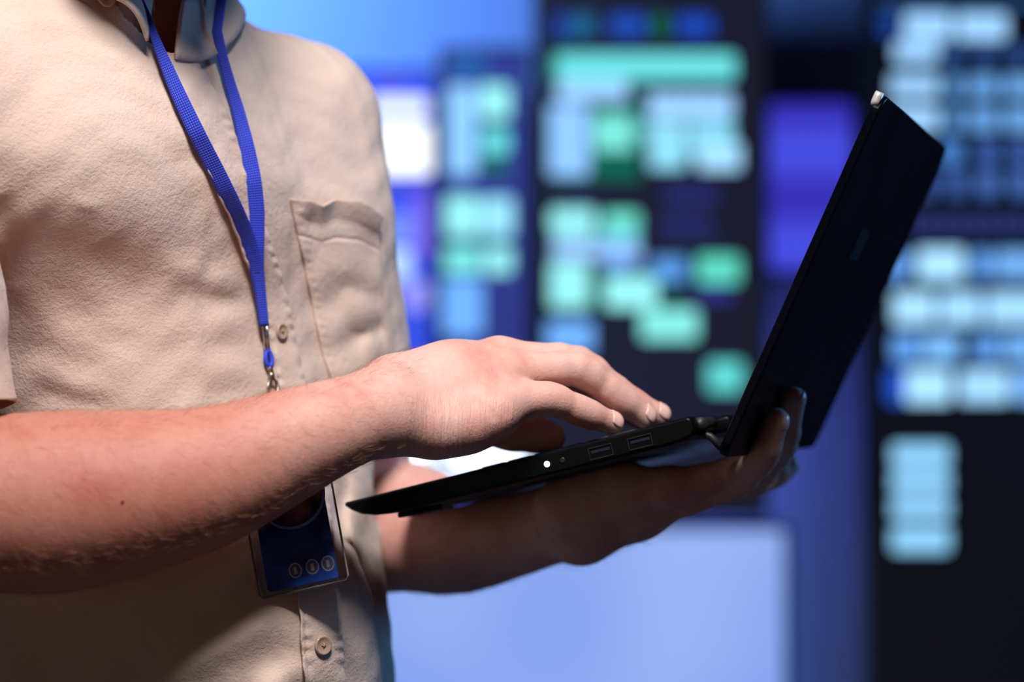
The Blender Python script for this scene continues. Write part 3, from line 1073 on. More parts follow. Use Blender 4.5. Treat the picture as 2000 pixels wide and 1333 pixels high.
PL = [(104, 302), (215, 346), (355, 408), (440, 447), (530, 480), (600, 500), (680, 520), (745, 531), (900, 548), (1010, 560), (1160, 577), (1260, 583), (1345, 590), (1420, 594)]
PR = [(104, 372), (215, 440), (355, 490), (440, 515), (530, 545), (600, 562), (680, 578), (745, 592), (900, 628), (1010, 645), (1160, 660), (1260, 667), (1345, 672), (1420, 676)]


def placket_xy(u, v):
    y = 108 + v * 1300
    a, b = interp(PL, y), interp(PR, y)
    pk = 1.0 * math.sin(y * 0.11) * (1 if u < 0.05 else 0)
    return a + (b - a) * u + pk, y


def placket_lift(u, v):
    y = 108 + v * 1300
    edge = max(0, 1 - u / 0.12)
    st = math.exp(-((u - 0.90) / 0.03) ** 2) + math.exp(-((u - 0.12) / 0.03) ** 2)
    ripple = 0.00045 * math.sin(y * 0.21 + 1.7 * math.sin(y * 0.05)) * (math.exp(-((u - 0.9) / 0.12) ** 2) + math.exp(-((u - 0.12) / 0.12) ** 2))
    return 0.0030 * min(1, (1 - u) * 12 + 0.18) + 0.0010 * edge - 0.0006 * st + ripple


placket = patch('placket', 520, 26, placket_xy, placket_lift, SHIRT)

# pocket
PT = [(563, 388), (585, 394), (610, 403), (640, 392), (690, 398), (733, 424)]
PLx = [(388, 563), (420, 570), (510, 590), (600, 608), (680, 625), (760, 650)]
PRx = [(388, 731), (420, 733), (510, 737), (600, 742), (680, 752), (760, 764)]


def pocket_xy(u, v):
    x = 563 + u * 170
    ytop = float(np.interp(x, [p[0] for p in PT], [p[1] for p in PT]))
    y = ytop + v * (770 - ytop)
    a, b = interp(PLx, y), interp(PRx, y)
    return a + (b - a) * u, y


def pocket_lift(u, v):
    gape = 0.0035 * max(0, 1 - v / 0.10) * min(1, u / 0.1) + 0.0035 * math.exp(-((u - 0.28) / 0.16) ** 2) * max(0, 1 - v / 0.12) + 0.003 * math.exp(-((u - 0.75) / 0.2) ** 2) * max(0, 1 - v / 0.12)
    hem = -0.0007 * math.exp(-((v - 0.19) / 0.008) ** 2)
    e = min(1.0, u / 0.035)
    pk = 0.00015 * math.sin(v * 130) * math.exp(-((u - 0.06) / 0.05) ** 2)
    soft = 0.0006 * math.sin(u * 9 + v * 14) * math.sin(v * 17 - u * 4) * (v > 0.2)
    return 0.0012 + 0.0012 * e + gape + hem + pk + soft


pocket = patch('chest_pocket', 150, 70, pocket_xy, pocket_lift, SHIRT)


def button(px, py, r, lift=0.0042, m=BUTTONM, nrm=None, pt=None):
    p, n = (pt, nrm) if pt is not None else hit(px, py, lift)
    bm = bmesh.new()
    prof = [(1.0, 0.0), (1.03, 0.0008), (0.98, 0.0016), (0.86, 0.0018), (0.72, 0.0012), (0.30, 0.0010), (0.05, 0.0010)]
    disc(bm, p, n, r, 0.0018, rim=prof)
    x = n.orthogonal().normalized(); y = n.cross(x)
    for s in (-1, 1):
        tube(bm, [p + n * 0.0011 + x * 0.0012 * s - y * 0.0012, p + n * 0.0020, p + n * 0.0011 - x * 0.0012 * s + y * 0.0012], 0.00028, 6)
    return obj('button', bm, m, shirt)


button(623, 1261, 0.0062)
button(540, 648, 0.0055)
button(590, 945, 0.0060)

# collar: a stand round the neck that folds down into two leaves
CB = Vector((NECK.x, NECK.y, 0))


def cat(pts, t):
    """smooth curve through control points"""
    n = len(pts) - 1
    x = t * n
    i = min(int(x), n - 1)
    f = x - i
    P0, P1, P2, P3 = pts[max(i - 1, 0)], pts[i], pts[i + 1], pts[min(i + 2, n)]
    return 0.5 * ((2 * P1) + (P2 - P0) * f + (2 * P0 - 5 * P1 + 4 * P2 - P3) * f * f + (3 * P1 - P0 - 3 * P2 + P3) * f ** 3)


def ringp(deg, r, z, sgn):
    a = math.radians(deg) * sgn
    return CB + (Fv * math.cos(a) + Sv * math.sin(a)) * r + Up * z


def collar_leaf(side):
    sgn = 1 if side == 'left' else -1
    if side == 'right':
        base = [W(318, 106, 1.603), ringp(38, 0.078, 0.196, sgn)]
        top = [W(300, -4, 1.598), ringp(38, 0.064, 0.240, sgn)]
        edge = [W(288, 80, 1.562), W(238, 6, 1.548)]
    else:
        base = [W(342, 98, 1.602), ringp(35, 0.062, 0.200, sgn)]
        top = [W(362, 2, 1.606), ringp(38, 0.064, 0.236, sgn)]
        edge = [W(342, 116, 1.580), W(398, 124, 1.605), W(462, 66, 1.650)]
        base.append(ringp(55, 0.061, 0.215, sgn)); top.append(ringp(56, 0.063, 0.250, sgn))
    for dg, z in ((75, 0.0), (110, 0.014), (145, 0.028), (182, 0.034)):
        base.append(ringp(dg, 0.060, 0.228 + z, sgn))
        top.append(ringp(dg, 0.062, 0.264 + z, sgn))
        edge.append(ringp(dg, 0.094, 0.236 + z * 0.6, sgn))
    bm = bmesh.new()
    cols = []
    nst = 44
    for i in range(nst + 1):
        t = i / nst
        b, tp_, e = cat(base, t), cat(top, t), cat(edge, t)
        e = e + Vector((0, 0, 1)) * 0.0015 * math.sin(11 * t)
        q, nn, ii, dd = SBVH.find_nearest(e)
        if q is not None and (e - q).dot(nn) < 0.0045:
            e = q + nn * 0.0045
        out = (e - tp_); out.z = 0
        out = out.normalized() if out.length > 1e-4 else Fv
        mid = tp_.lerp(e, 0.5) + out * 0.006 + Up * 0.003
        col = [b.lerp(tp_, k / 4) for k in range(5)]
        col.append(tp_ + out * 0.0030 + Up * 0.0018)
        for k in range(1, 10):
            s_ = k / 9
            col.append((tp_ + out * 0.0055).lerp(mid, s_).lerp(mid.lerp(e, s_), s_))
        cols.append([bm.verts.new(c) for c in col])
    for A_, B_ in zip(cols[:-1], cols[1:]):
        for k in range(len(A_) - 1):
            bm.faces.new((A_[k], A_[k + 1], B_[k + 1], B_[k]))
    bmesh.ops.recalc_face_normals(bm, faces=bm.faces)
    o = obj('collar', bm, SHIRT, shirt)
    md = o.modifiers.new('cloth thickness', 'SOLIDIFY'); md.thickness = 0.0022; md.offset = 0
    return o


collar_leaf('left')
collar_leaf('right')
p_, n_ = hit(203, 8, 0.005)
button(0, 0, 0.0055, nrm=n_, pt=p_)

# ---------------------------------------------------------------- hair, trousers and shoes (outside the frame, they stand and cast shade)
hp = [Ell(HEAD - hdir * 0.022 + hu * 0.022, HR, (0.084, 0.100, 0.112), 0.02), Ell(HEAD - hdir * 0.055 - hu * 0.045, HR, (0.070, 0.055, 0.075), 0.03)]
hair_field = Field(hp, 0.01, lambda P, d: 0.002 * np.sin(P[:, 0] * 400 + 9 * np.sin(P[:, 2] * 60)),
                   lambda P: ((P - np.array(HEAD, np.float32)) @ np.array(hdir - hu * 0.35, np.float32)) - 0.055)
hv, hn, hf = polygonise(hair_field, (-0.42, 1.45, 0.27), (-0.10, 1.85, 0.62), 0.005)
np_mesh('hair', hv, hf, HAIRM, person)
tp = [Torso(0.012, -0.52, -0.38, 0.02)]
for s in (1, -1):
    hipp = Vector((-0.226, 1.700, -0.50)) + Sv * 0.085 * s
    knee = hipp + Up * -0.40 + Fv * 0.03
    ank = knee + Up * -0.36 - Fv * 0.02
    tp += chain([(hipp, 0.092), (knee, 0.066), (ank, 0.052)], 0.03)
tv, tn, tf = polygonise(Field(tp, 0.01), (-0.50, 1.40, -1.34), (0.10, 1.98, -0.36), 0.009)
np_mesh('trousers', tv, tf, TROUSERM, person)
for s in (1, -1):
    a = Vector((-0.22, 1.70, FLOOR_Z + 0.036)) + Sv * 0.088 * s
    hpv = [Cone(a - Fv * 0.05, a + Fv * 0.15 - Up * 0.004, 0.036, 0.034, 0.02), Cone(a + Fv * 0.03, a + Fv * 0.12, 0.042, 0.040, 0.02), Cone(a - Fv * 0.02, a - Fv * 0.03 + Up * 0.05, 0.04, 0.045, 0.03)]
    zc = FLOOR_Z
    vv, nn, ff = polygonise(Field(hpv, 0.01, None, lambda P, zc=zc: zc + 0.0005 - P[:, 2]), (-0.55, 1.40, FLOOR_Z - 0.02), (0.15, 2.0, FLOOR_Z + 0.2), 0.006)
    np_mesh('shoe', vv, ff, SHOEM, person)

# ---------------------------------------------------------------- fingernails
PB = BVHTree.FromPolygons([tuple(map(float, v)) for v in bv], [tuple(map(int, f)) for f in bf])


def nail(ch, length=0.0105, half=58, dors=None, sink=0.0):
    (p1, r1), (p2, r2), (p3, r3) = ch[-3], ch[-2], ch[-1]
    v1 = (p2 - p1).normalized(); v2 = (p3 - p2).normalized()
    dn = (v1 - v2) if dors is None else Vector(dors)
    dn = (dn - v2 * dn.dot(v2)).normalized()
    sd = v2.cross(dn)
    bm = bmesh.new()
    grid = []
    end = p3 + v2 * (r3 * 0.80)
    nu, nv = 12, 12
    for j in range(nv + 1):
        s = j / nv
        c = end - v2 * length * (1 - s)
        along = (c - p2).dot(v2) / (p3 - p2).length
        rr = (r2 + (r3 - r2) * min(1, max(0, along)))
        over = max(0.0, (c - p3).dot(v2))
        rr = math.sqrt(max(rr * rr - over * over, (rr * 0.55) ** 2))
        wd = 1.0 - 0.28 * (1 - s) ** 3 - 0.10 * s ** 6
        row = []
        for i in range(nu + 1):
            a = math.radians(half) * (2 * i / nu - 1) * wd
            # rounded root and free edge
            e = 0.0022 * (1 - math.cos(a)) * (1 if s < 0.5 else -1)
            lift = 0.00045 if s > 0.06 else 0.0
            dr = dn * math.cos(a) + sd * math.sin(a)
            o_ = c + v2 * e * (2 * abs(s - 0.5))
            hp_, hn_, _i, _d = PB.ray_cast(o_ + dr * (rr * 1.22), -dr, rr)
            if hp_ is None:
                hp_ = o_ + dr * rr
            row.append(bm.verts.new(hp_ + dr * (0.00030 if s > 0.06 else 0.00005)))
        grid.append(row)
    for j in range(nv):
        for i in range(nu):
            bm.faces.new((grid[j][i], grid[j][i + 1], grid[j + 1][i + 1], grid[j + 1][i]))
    o = obj('fingernail', bm, NAIL, person)
    md = o.modifiers.new('t', 'SOLIDIFY'); md.thickness = 0.0005; md.offset = 0
    return o


CAMY = Vector((0, -1, 0))
for n in ('little', 'ring', 'middle', 'index'):
    ch = RIGHT[n]
    nail(ch, 0.0112, 52, dors=Vector((0.62, -0.72, 0.60)))
for n in ('ring', 'middle', 'little', 'index'):
    nail(LEFT[n], 0.0100, dors=Vector((0.85, -0.25, -0.30)) if n != 'little' else Vector((0.45, -0.35, -0.6)))
nail(RIGHT['thumb'], 0.012, dors=Vector((0.1, 0.75, 0.6)))


# ---------------------------------------------------------------- body hair on the forearms
def strands(name, pts, nrm, dirs, lens, width, m, lift=0.35):
    V, Fc = [], []
    for p, n, d, l in zip(pts, nrm, dirs, lens):
        p = Vector(p); n = Vector(n).normalized(); d = Vector(d)
        d = (d - n * d.dot(n)).normalized()
        side = d.cross(n)
        k0 = len(V)
        segs = 4
        for i in range(segs + 1):
            s = i / segs
            c = p + d * l * s + n * (l * lift * math.sin(s * 2.0) - 0.0002) + side * (l * 0.12 * s * s)
            w = width * (1 - 0.8 * s)
            V.append(c + side * w); V.append(c - side * w * 0.5 + n * w * 0.87); V.append(c - side * w * 0.5 - n * w * 0.87)
        for i in range(segs):
            for a in range(3):
                b = (a + 1) % 3
                Fc.append((k0 + 3 * i + a, k0 + 3 * i + b, k0 + 3 * i + 3 + b, k0 + 3 * i + 3 + a))
    o = np_mesh(name, np.array([tuple(v) for v in V]), np.array(Fc), m, person)
    o['kind'] = 'stuff'
    return o


ipx = 1000 + bv[:, 0] / bv[:, 1] * F
ipy = 666.5 - bv[:, 2] / bv[:, 1] * F
mR = (bv[:, 1] < 1.57) & (ipx > -120) & (ipx < 800) & (ipy > 700) & (ipy < 1180) & (bn[:, 1] < 0.35)
idx = np.nonzero(mR)[0]
wgt = np.where(ipx[idx] < 740, 1.0, 0.25)
idx = np.random.choice(idx, 2600, replace=False, p=wgt / wgt.sum())
ax_ = (W(740, 800, 1.525) - W(100, 980, 1.435)).normalized()
dirs = []
for i in idx:
    a = Vector((0.75, -0.1, -0.25)) + Vector(np.random.normal(0, 0.28, 3))
    if ipy[i] < 880: a = Vector((0.8, 0.0, 0.1)) + Vector(np.random.normal(0, 0.3, 3))
    dirs.append(a)
lens = np.random.uniform(0.004, 0.0105, len(idx))
strands('arm_hair', bv[idx], bn[idx], dirs, lens, 0.000062, ARMHAIR, 0.22)
mT = (bv[:, 1] < 1.60) & (ipx > -60) & (ipx < 820) & (ipy < 860) & (bn[:, 2] > 0.72) & (np.abs(bn[:, 1]) < 0.6)
idx = np.random.choice(np.nonzero(mT)[0], 1500, replace=False)
dirs = [Vector((0.85, 0.1, 0.25)) + Vector(np.random.normal(0, 0.35, 3)) for _ in idx]
strands('arm_hair', bv[idx], bn[idx], dirs, np.random.uniform(0.004, 0.009, len(idx)), 0.000060, mat('brown_body_hair', srgb(120, 78, 50), 0.5), 0.35)
mL = (bv[:, 1] > 1.66) & (ipx > 800) & (ipx < 1260) & (ipy > 1010) & (bn[:, 2] < -0.2)
idx = np.random.choice(np.nonzero(mL)[0], 900, replace=False)
dirs = [Vector((0.75, 0, -0.45)) + Vector(np.random.normal(0, 0.3, 3)) for _ in idx]
strands('arm_hair', bv[idx], bn[idx], dirs, np.random.uniform(0.004, 0.010, len(idx)), 0.000055, DARKHAIR, 0.4)
# small mole
bm = bmesh.new()
dd_ = W(239, 981, 1.0).normalized()
p, n, i_, d_ = PB.ray_cast(Vector((0, 0, 0)), dd_)
disc(bm, p - n * 0.0002, n, 0.0011, 0.0006, 14)
obj('mole', bm, mat('mole_skin', srgb(110, 55, 38), 0.6), person)

# ---------------------------------------------------------------- lanyard
def ribbon(bm, pts, widths, sides, th=0.0011, uv=True):
    """flat band with rounded thickness along 3-D points; sides = width direction at each point"""
    rings = []
    for p, w, s in zip(pts, widths, sides):
        i = len(rings)
        a = pts[max(0, i - 1)]; b = pts[min(len(pts) - 1, i + 1)]
        t = (b - a).normalized()
        s = (s - t * s.dot(t)).normalized()
        n = t.cross(s)
        ring = []
        for (u, v) in ((-1, 0), (-0.9, .5), (-.5, .62), (0, .55), (.5, .62), (.9, .5), (1, 0), (.9, -.5), (0, -.5), (-.9, -.5)):
            ring.append(bm.verts.new(p + s * (w / 2 * u) + n * (th * v)))
        rings.append(ring)
    uvl = bm.loops.layers.uv.verify()
    m_ = len(rings[0])
    dist = 0
    for i in range(len(rings) - 1):
        l = (pts[i + 1] - pts[i]).length
        for k in range(m_):
            k2 = (k + 1) % m_
            f = bm.faces.new((rings[i][k], rings[i][k2], rings[i + 1][k2], rings[i + 1][k]))
            us = [k / 6, k2 / 6, k2 / 6, k / 6]
            vs = [dist, dist, dist + l, dist + l]
            for lp, a, b in zip(f.loops, us, vs):
                lp[uvl].uv = (a, b)
        dist += l
    bm.faces.new(rings[0][::-1]); bm.faces.new(rings[-1])


def dense(px, n=60):
    ts = np.linspace(0, 1, len(px))
    tt = np.linspace(0, 1, n)
    out = []
    for k in range(len(px[0])):
        vals = [p[k] for p in px]
        # smooth interpolation
        c = np.interp(tt, ts, vals)
        for _ in range(3):
            c[1:-1] = (c[:-2] + 2 * c[1:-1] + c[2:]) / 4
        out.append(c)
    return list(zip(*out))


# x, y, width px, lift off the cloth
SL = [(289, 32, 13, .010), (302, 72, 17, .009), (322, 122, 24, .007), (352, 192, 30, .007), (390, 272, 33, .007), (425, 340, 34, .006), (458, 408, 35, .005), (482, 462, 33, .004), (499, 520, 28, .004), (509, 580, 22, .0045), (516, 636, 19, .005)]
SR = [(424, 60, 20, .012), (434, 110, 21, .009), (448, 160, 22, .006), (464, 212, 25, .006), (482, 285, 30, .006), (495, 350, 32, .006), (502, 410, 31, .007), (503, 465, 28, .007), (503, 520, 25, .0065), (510, 580, 21, .007), (517, 638, 18, .007)]
lan = empty('lanyard', Matrix.Translation(hit(517, 640)[0]))
tag(lan, 'royal blue neck lanyard hanging in a narrow V over the beige shirt', 'lanyard')
LM = Matrix.Translation(-lan.location)


def strap(samples, extra, twist=0.0):
    pts, ws, sides = [], [], []
    S = dense(samples, 70)
    for i, (x, y, w, lift) in enumerate(S):
        p, n = hit(x, y)
        d = W(x, y, 1.0).normalized()
        q = p - d * (lift + 0.005)
        pts.append(q)
        ws.append(w * q.y / F)
    # relax depth so that the band hangs straight rather than following every fold
    Y = np.array([p.y for p in pts])
    for _ in range(60):
        Y[1:-1] = np.minimum((Y[:-2] + 2 * Y[1:-1] + Y[2:]) / 4, Y[1:-1])
    pts = [W(1000 + p.x / p.y * F, 666.5 - p.z / p.y * F, y) for p, y in zip(pts, Y)]
    pre = [Vector(e) for e in extra]
    pts = pre + pts
    ws = [0.009] * len(pre) + ws
    n0 = len(pre)
    for i in range(len(pts)):
        a = pts[max(0, i - 1)]; b = pts[min(len(pts) - 1, i + 1)]
        t = (b - a).normalized()
        sides.append(t.cross(Vector((0.1, 1, 0))).normalized())
    bm = bmesh.new()
    ribbon(bm, pts, ws, sides)
    bmesh.ops.transform(bm, matrix=LM, verts=bm.verts)
    bmesh.ops.recalc_face_normals(bm, faces=bm.faces)
    return obj('strap', bm, STRAPM, lan)


strap(SL, [CB + Fv * 0.02 - Sv * 0.066 + Up * 0.285, CB + Fv * 0.052 - Sv * 0.050 + Up * 0.262])
strap(SR, [CB + Fv * 0.02 + Sv * 0.070 + Up * 0.285, CB + Fv * 0.055 + Sv * 0.058 + Up * 0.265])


def chestp(px, py, lift):
    p, n = hit(px, py)
    return p - W(px, py, 1.0).normalized() * lift


bm = bmesh.new()
for dx in (-3.2, 3.2):
    tube(bm, [chestp(517 + dx, 632, .006), chestp(519.5 + dx, 656, .006), chestp(522 + dx, 684, .006)], 0.00105, 8)
add_b = [chestp(517, 634, .007), chestp(518, 642, .007)]
bmesh.ops.transform(bm, matrix=LM, verts=bm.verts)
obj('crimp', bm, STEEL, lan)
bm = bmesh.new()
loop = []
for i in range(24):
    a = 2 * PI * i / 24
    loop.append(chestp(525 + 6.0 * math.sin(a) + 2.0 * math.cos(a) * -1, 701 - 15 * math.cos(a), .0055 + 0.0006 * math.sin(a)))
tube(bm, loop, 0.0016, 8, closed=True)
bmesh.ops.transform(bm, matrix=LM, verts=bm.verts)
obj('cord_loop', bm, STRAPM, lan)
bm = bmesh.new()
tube(bm, [chestp(526, 712, .006), chestp(528, 722, .006), chestp(529, 730, .006)], [0.0009, 0.0012, 0.0009], 8)
tube(bm, [chestp(529, 728, .006), chestp(531, 740, .006)], [0.0019, 0.0017], 10)
ring = [chestp(533 + 10 * math.sin(2 * PI * i / 28), 758 - 17 * math.cos(2 * PI * i / 28), .006) for i in range(28)]
tube(bm, ring, 0.0009, 8, closed=True)
tube(bm, [chestp(533, 770, .006), chestp(536, 800, .006), chestp(540, 830, .007)], 0.0012, 8)
bmesh.ops.transform(bm, matrix=LM, verts=bm.verts)
obj('hook', bm, BRASS, lan)

# ---------------------------------------------------------------- badge
bc = []
Yb_ = min(hit(590, 1100)[0].y, hit(530, 1140)[0].y, hit(640, 1100)[0].y) - 0.010
Yt_ = min(hit(560, 900)[0].y - 0.012, hit(500, 1000)[0].y - 0.010)
cBL, cBR = W(524, 1158, Yb_ + .002), W(662, 1128, Yb_ - .004 + 0.004)
yax = (W(452, 895, Yt_) - cBL)
xax = (cBR - cBL)
bw = xax.length
xax.normalize()
yax = (yax - xax * yax.dot(xax))
bh = 0.086
yax.normalize()
zax = xax.cross(yax).normalized()
if zax.y > 0:
    zax = -zax
MB = Matrix(((xax.x, yax.x, zax.x, cBL.x), (xax.y, yax.y, zax.y, cBL.y), (xax.z, yax.z, zax.z, cBL.z), (0, 0, 0, 1)))
badge = empty('id_badge', MB)
tag(badge, 'dark blue identity badge in a clear holder hanging below the typing forearm', 'badge')


def plate_xy(bm, x0, x1, y0, y1, z0, z1, rad, seg=5):
    n0 = len(bm.verts)
    bm.verts.ensure_lookup_table()
    before = set(bm.verts)
    rounded_plate(bm, x0, x1, y0, y1, z0, z1, rad, seg=seg)
    for v in bm.verts:
        if v not in before:
            v.co = Vector((v.co.x, v.co.z, v.co.y))


CARD = mat('blue_card', srgb(14, 40, 96), 0.35)
_tc = N(CARD, 'ShaderNodeTexCoord').outputs['Object']
_n = noise_tex(CARD, 28, 2, 0.5, _tc, 1.5)
L(CARD, ramp(CARD, _n, [(0.30, srgb(8, 26, 78)), (0.50, srgb(22, 74, 168)), (0.70, srgb(50, 120, 215))]), bsdf(CARD).inputs['Base Color'])
bm = bmesh.new(); plate_xy(bm, 0, bw, 0, bh, -0.0004, 0.0004, 0.002)
bmesh.ops.recalc_face_normals(bm, faces=bm.faces)
card = obj('card', bm, CARD, badge, smooth=False)
PHOTO = mat('printed_photo', srgb(60, 40, 50), 0.4)
_tc = N(PHOTO, 'ShaderNodeTexCoord').outputs['Object']
_n = noise_tex(PHOTO, 48, 2, 0.5, _tc, 0.6)
L(PHOTO, ramp(PHOTO, _n, [(0.38, srgb(20, 28, 70)), (0.5, srgb(90, 64, 100)), (0.62, srgb(215, 140, 125))]), bsdf(PHOTO).inputs['Base Color'])


def ring_mesh(bm, cx, cy, rx, ry, w, z, h):
    pts = []
    A_, B_, C_, D_ = [], [], [], []
    for i in range(40):
        a = 2 * PI * i / 40
        c, s = math.cos(a), math.sin(a)
        A_.append(bm.verts.new((cx + rx * c, cy + ry * s, z))); B_.append(bm.verts.new((cx + rx * c, cy + ry * s, z + h)))
        C_.append(bm.verts.new((cx + (rx - w) * c, cy + (ry - w) * s, z + h))); D_.append(bm.verts.new((cx + (rx - w) * c, cy + (ry - w) * s, z)))
    for P_, Q_ in ((A_, B_), (B_, C_), (C_, D_)):
        for i in range(40):
            j = (i + 1) % 40
            bm.faces.new((P_[i], P_[j], Q_[j], Q_[i]))


PX = bw / 141.0
bm = bmesh.new(); disc(bm, (bw * 0.54, 0.0585, 0.0005), (0, 0, 1), 0.0205, 0.0004, 40)
obj('photo', bm, PHOTO, card)
bm = bmesh.new(); ring_mesh(bm, bw * 0.54, 0.0585, 0.0222, 0.0222, 0.0018, 0.0003, 0.0009)
bmesh.ops.recalc_face_normals(bm, faces=bm.faces)
obj('photo_ring', bm, mat('pale_print', srgb(150, 180, 245), 0.4), card)
ICON = mat('grey_print', srgb(215, 205, 215), 0.4)
ICOND = mat('dark_print', srgb(110, 100, 130), 0.4)
for k, cx in enumerate((0.425, 0.665, 0.885)):
    bm = bmesh.new()
    disc(bm, (bw * cx, 0.0100, 0.0005), (0, 0, 1), 0.0042, 0.0003, 30, ry=0.0050, xaxis=(1, 0, 0))
    n_f = len(bm.faces)
    ring_mesh(bm, bw * cx, 0.0100, 0.0042, 0.0050, 0.0008, 0.0006, 0.0004)
    add_box(bm, (bw * cx - 0.0010, 0.0075, 0.0008), (bw * cx + 0.0010, 0.0122, 0.0012), 0.0002)
    bm.faces.ensure_lookup_table()
    for f in bm.faces[n_f:]:
        f.material_index = 1
    bmesh.ops.recalc_face_normals(bm, faces=bm.faces)
    obj('round_icon', bm, [ICOND, ICON], card)
CLEAR = mat('clear_vinyl', (0.9, 0.93, 1.0), 0.08)
bsdf(CLEAR).inputs['Transmission Weight'].default_value = 1.0
bsdf(CLEAR).inputs['IOR'].default_value = 1.15
bm = bmesh.new(); plate_xy(bm, -0.006, bw + 0.006, -0.0035, bh + 0.012, 0.0018, 0.0023, 0.004)
plate_xy(bm, -0.006, bw + 0.006, -0.0035, bh + 0.012, -0.0017, -0.0012, 0.004)
bmesh.ops.recalc_face_normals(bm, faces=bm.faces)
obj('clear_holder', bm, CLEAR, badge, smooth=False)
bm = bmesh.new()
pts = [(-0.006, bh, 0.0003), (-0.006, 0, 0.0003), (-0.004, -0.003, 0.0003), (bw + 0.004, -0.003, 0.0003), (bw + 0.006, 0, 0.0003), (bw + 0.006, bh, 0.0003)]
tube(bm, pts, 0.0007, 8)
obj('holder_rim', bm, mat('smoky_vinyl', srgb(120, 112, 108), 0.25), badge)

# ---------------------------------------------------------------- laptop
BLACK = mat('black_plastic', (0.002, 0.002, 0.003), 0.42)
bsdf(BLACK).inputs['Specular IOR Level'].default_value = 0.12
bump(BLACK, noise_tex(BLACK, 900, 2), 0.15, 0.0003)
LIDM = mat('black_lid', (0.001, 0.0015, 0.004), 0.30)
bsdf(LIDM).inputs['Specular IOR Level'].default_value = 0.10
_tc = N(LIDM, 'ShaderNodeTexCoord').outputs['Object']
L(LIDM, ramp(LIDM, noise_tex(LIDM, 14, 5, 0.6, _tc), [(0.35, (0.26, 0.26, 0.26)), (0.75, (0.42, 0.42, 0.42))]), bsdf(LIDM).inputs['Roughness'])
GLOSS = mat('glossy_black', (0.006, 0.006, 0.008), 0.12)
KEYM = mat('key_plastic', (0.014, 0.014, 0.016), 0.45)
PORTM = mat('port_metal', (0.07, 0.07, 0.07), 0.4, 1.0)
laptop = empty('laptop', ML)
tag(laptop, 'slim black open laptop balanced on one palm, seen from its side edge', 'laptop')

prof = [(0.0, -0.0006), (0.0, -0.0022), (0.004, -0.0062), (0.010, -0.0100), (0.020, -0.0132), (0.032, -0.0146), (0.060, -0.0150), (0.226, -0.0152), (0.238, -0.0146), (0.2455, -0.0125), (0.2478, -0.0085), (0.2478, -0.0045), (0.2470, -0.0012), (0.2455, 0.0),
        (0.2300, 0.0), (0.0300, 0.0), (0.0015, 0.0)]
bm = bmesh.new()
NY = [0.0, 0.0008, 0.0025, 0.006, 0.012]
ys = NY + [LAPW * k / 6 for k in range(1, 6)] + [LAPW - y for y in NY[::-1]]
rings = []
for y in ys:
    e = min(y, LAPW - y)
    ins = 0.0016 * max(0, 1 - e / 0.0025) ** 2
    cr = 0.006 * (1 - math.sqrt(max(0, 1 - max(0, 1 - e / 0.012) ** 2)))
    ring = []
    for (x, z) in prof:
        xx = x + (cr if x < 0.12 else -cr * 0.3) * (1 if (x < 0.03 or x > 0.22) else 0)
        zz = -0.0075 + (z + 0.0075) * (1 - ins / 0.0075)
        ring.append(bm.verts.new((xx, y, zz)))
    rings.append(ring)
for A_, B_ in zip(rings[:-1], rings[1:]):
    for k in range(len(A_)):
        k2 = (k + 1) % len(A_)
        bm.faces.new((A_[k], A_[k2], B_[k2], B_[k]))
bm.faces.new(rings[0][::-1]); bm.faces.new(rings[-1])
bmesh.ops.recalc_face_normals(bm, faces=bm.faces)
base = obj('base', bm, BLACK, laptop, smooth=False)
md = base.modifiers.new('b', 'BEVEL'); md.width = 0.0006; md.segments = 2; md.limit_method = 'ANGLE'
# deck, keyboard, trackpad
bm = bmesh.new()
for r in range(6):
    n = 15 if r else 16
    kw = 0.300 / n
    for c in range(n):
        if r == 5 and 4 <= c <= 8:
            if c == 4:
                add_box(bm, (0.096, 0.019 + 4 * kw + 0.001, -0.0005), (0.096 + 0.0155, 0.019 + 9 * kw - 0.001, 0.0014), 0.0006)
            continue
        x = 0.096 + (5 - r) * 0.0185
        add_box(bm, (x, 0.019 + c * kw + 0.001, -0.0005), (x + 0.0155, 0.019 + (c + 1) * kw - 0.001, 0.0014), 0.0006)
tag(obj('keyboard', bm, KEYM, laptop), 'black chiclet keyboard')
bm = bmesh.new(); add_box(bm, (0.012, 0.115, -0.0004), (0.080, 0.215, 0.0004), 0.0004)
obj('trackpad', bm, GLOSS, laptop)
for yy in (0.020, LAPW - 0.06):
    bm = bmesh.new(); add_box(bm, (0.0300, yy, -0.0182), (0.0500, yy + 0.040, -0.0145), 0.0014)
    obj('rubber_foot', bm, mat('rubber', (0.006, 0.006, 0.006), 0.8), laptop)
bm = bmesh.new(); add_box(bm, (0.1100, 0.06, -0.0158), (0.1900, LAPW - 0.06, -0.0148), 0.0003)
obj('bottom_cover', bm, BLACK, laptop)
# ports on the near edge
for x0, w, hgt in ((0.1760, 0.0150, 0.0066), (0.2030, 0.0150, 0.0066)):
    bm = bmesh.new()
    z0 = -0.0118
    add_box(bm, (x0, -0.0006, z0 - 0.0008), (x0 + w, 0.0008, z0), 0.0002)
    add_box(bm, (x0, -0.0006, z0 + hgt), (x0 + w, 0.0008, z0 + hgt + 0.0008), 0.0002)
    add_box(bm, (x0 - 0.0008, -0.0006, z0 - 0.0008), (x0, 0.0008, z0 + hgt + 0.0008), 0.0002)
    add_box(bm, (x0 + w, -0.0006, z0 - 0.0008), (x0 + w + 0.0008, 0.0008, z0 + hgt + 0.0008), 0.0002)
    pt_ = obj('usb_port', bm, PORTM, laptop, smooth=False)
    bm = bmesh.new(); add_box(bm, (x0 + 0.001, -0.0004, z0 + hgt * 0.5), (x0 + w - 0.001, 0.0009, z0 + hgt * 0.78), 0.0002)
    obj('port_tongue', bm, mat('blue_plastic', (0.003, 0.006, 0.03), 0.5), pt_, smooth=False)
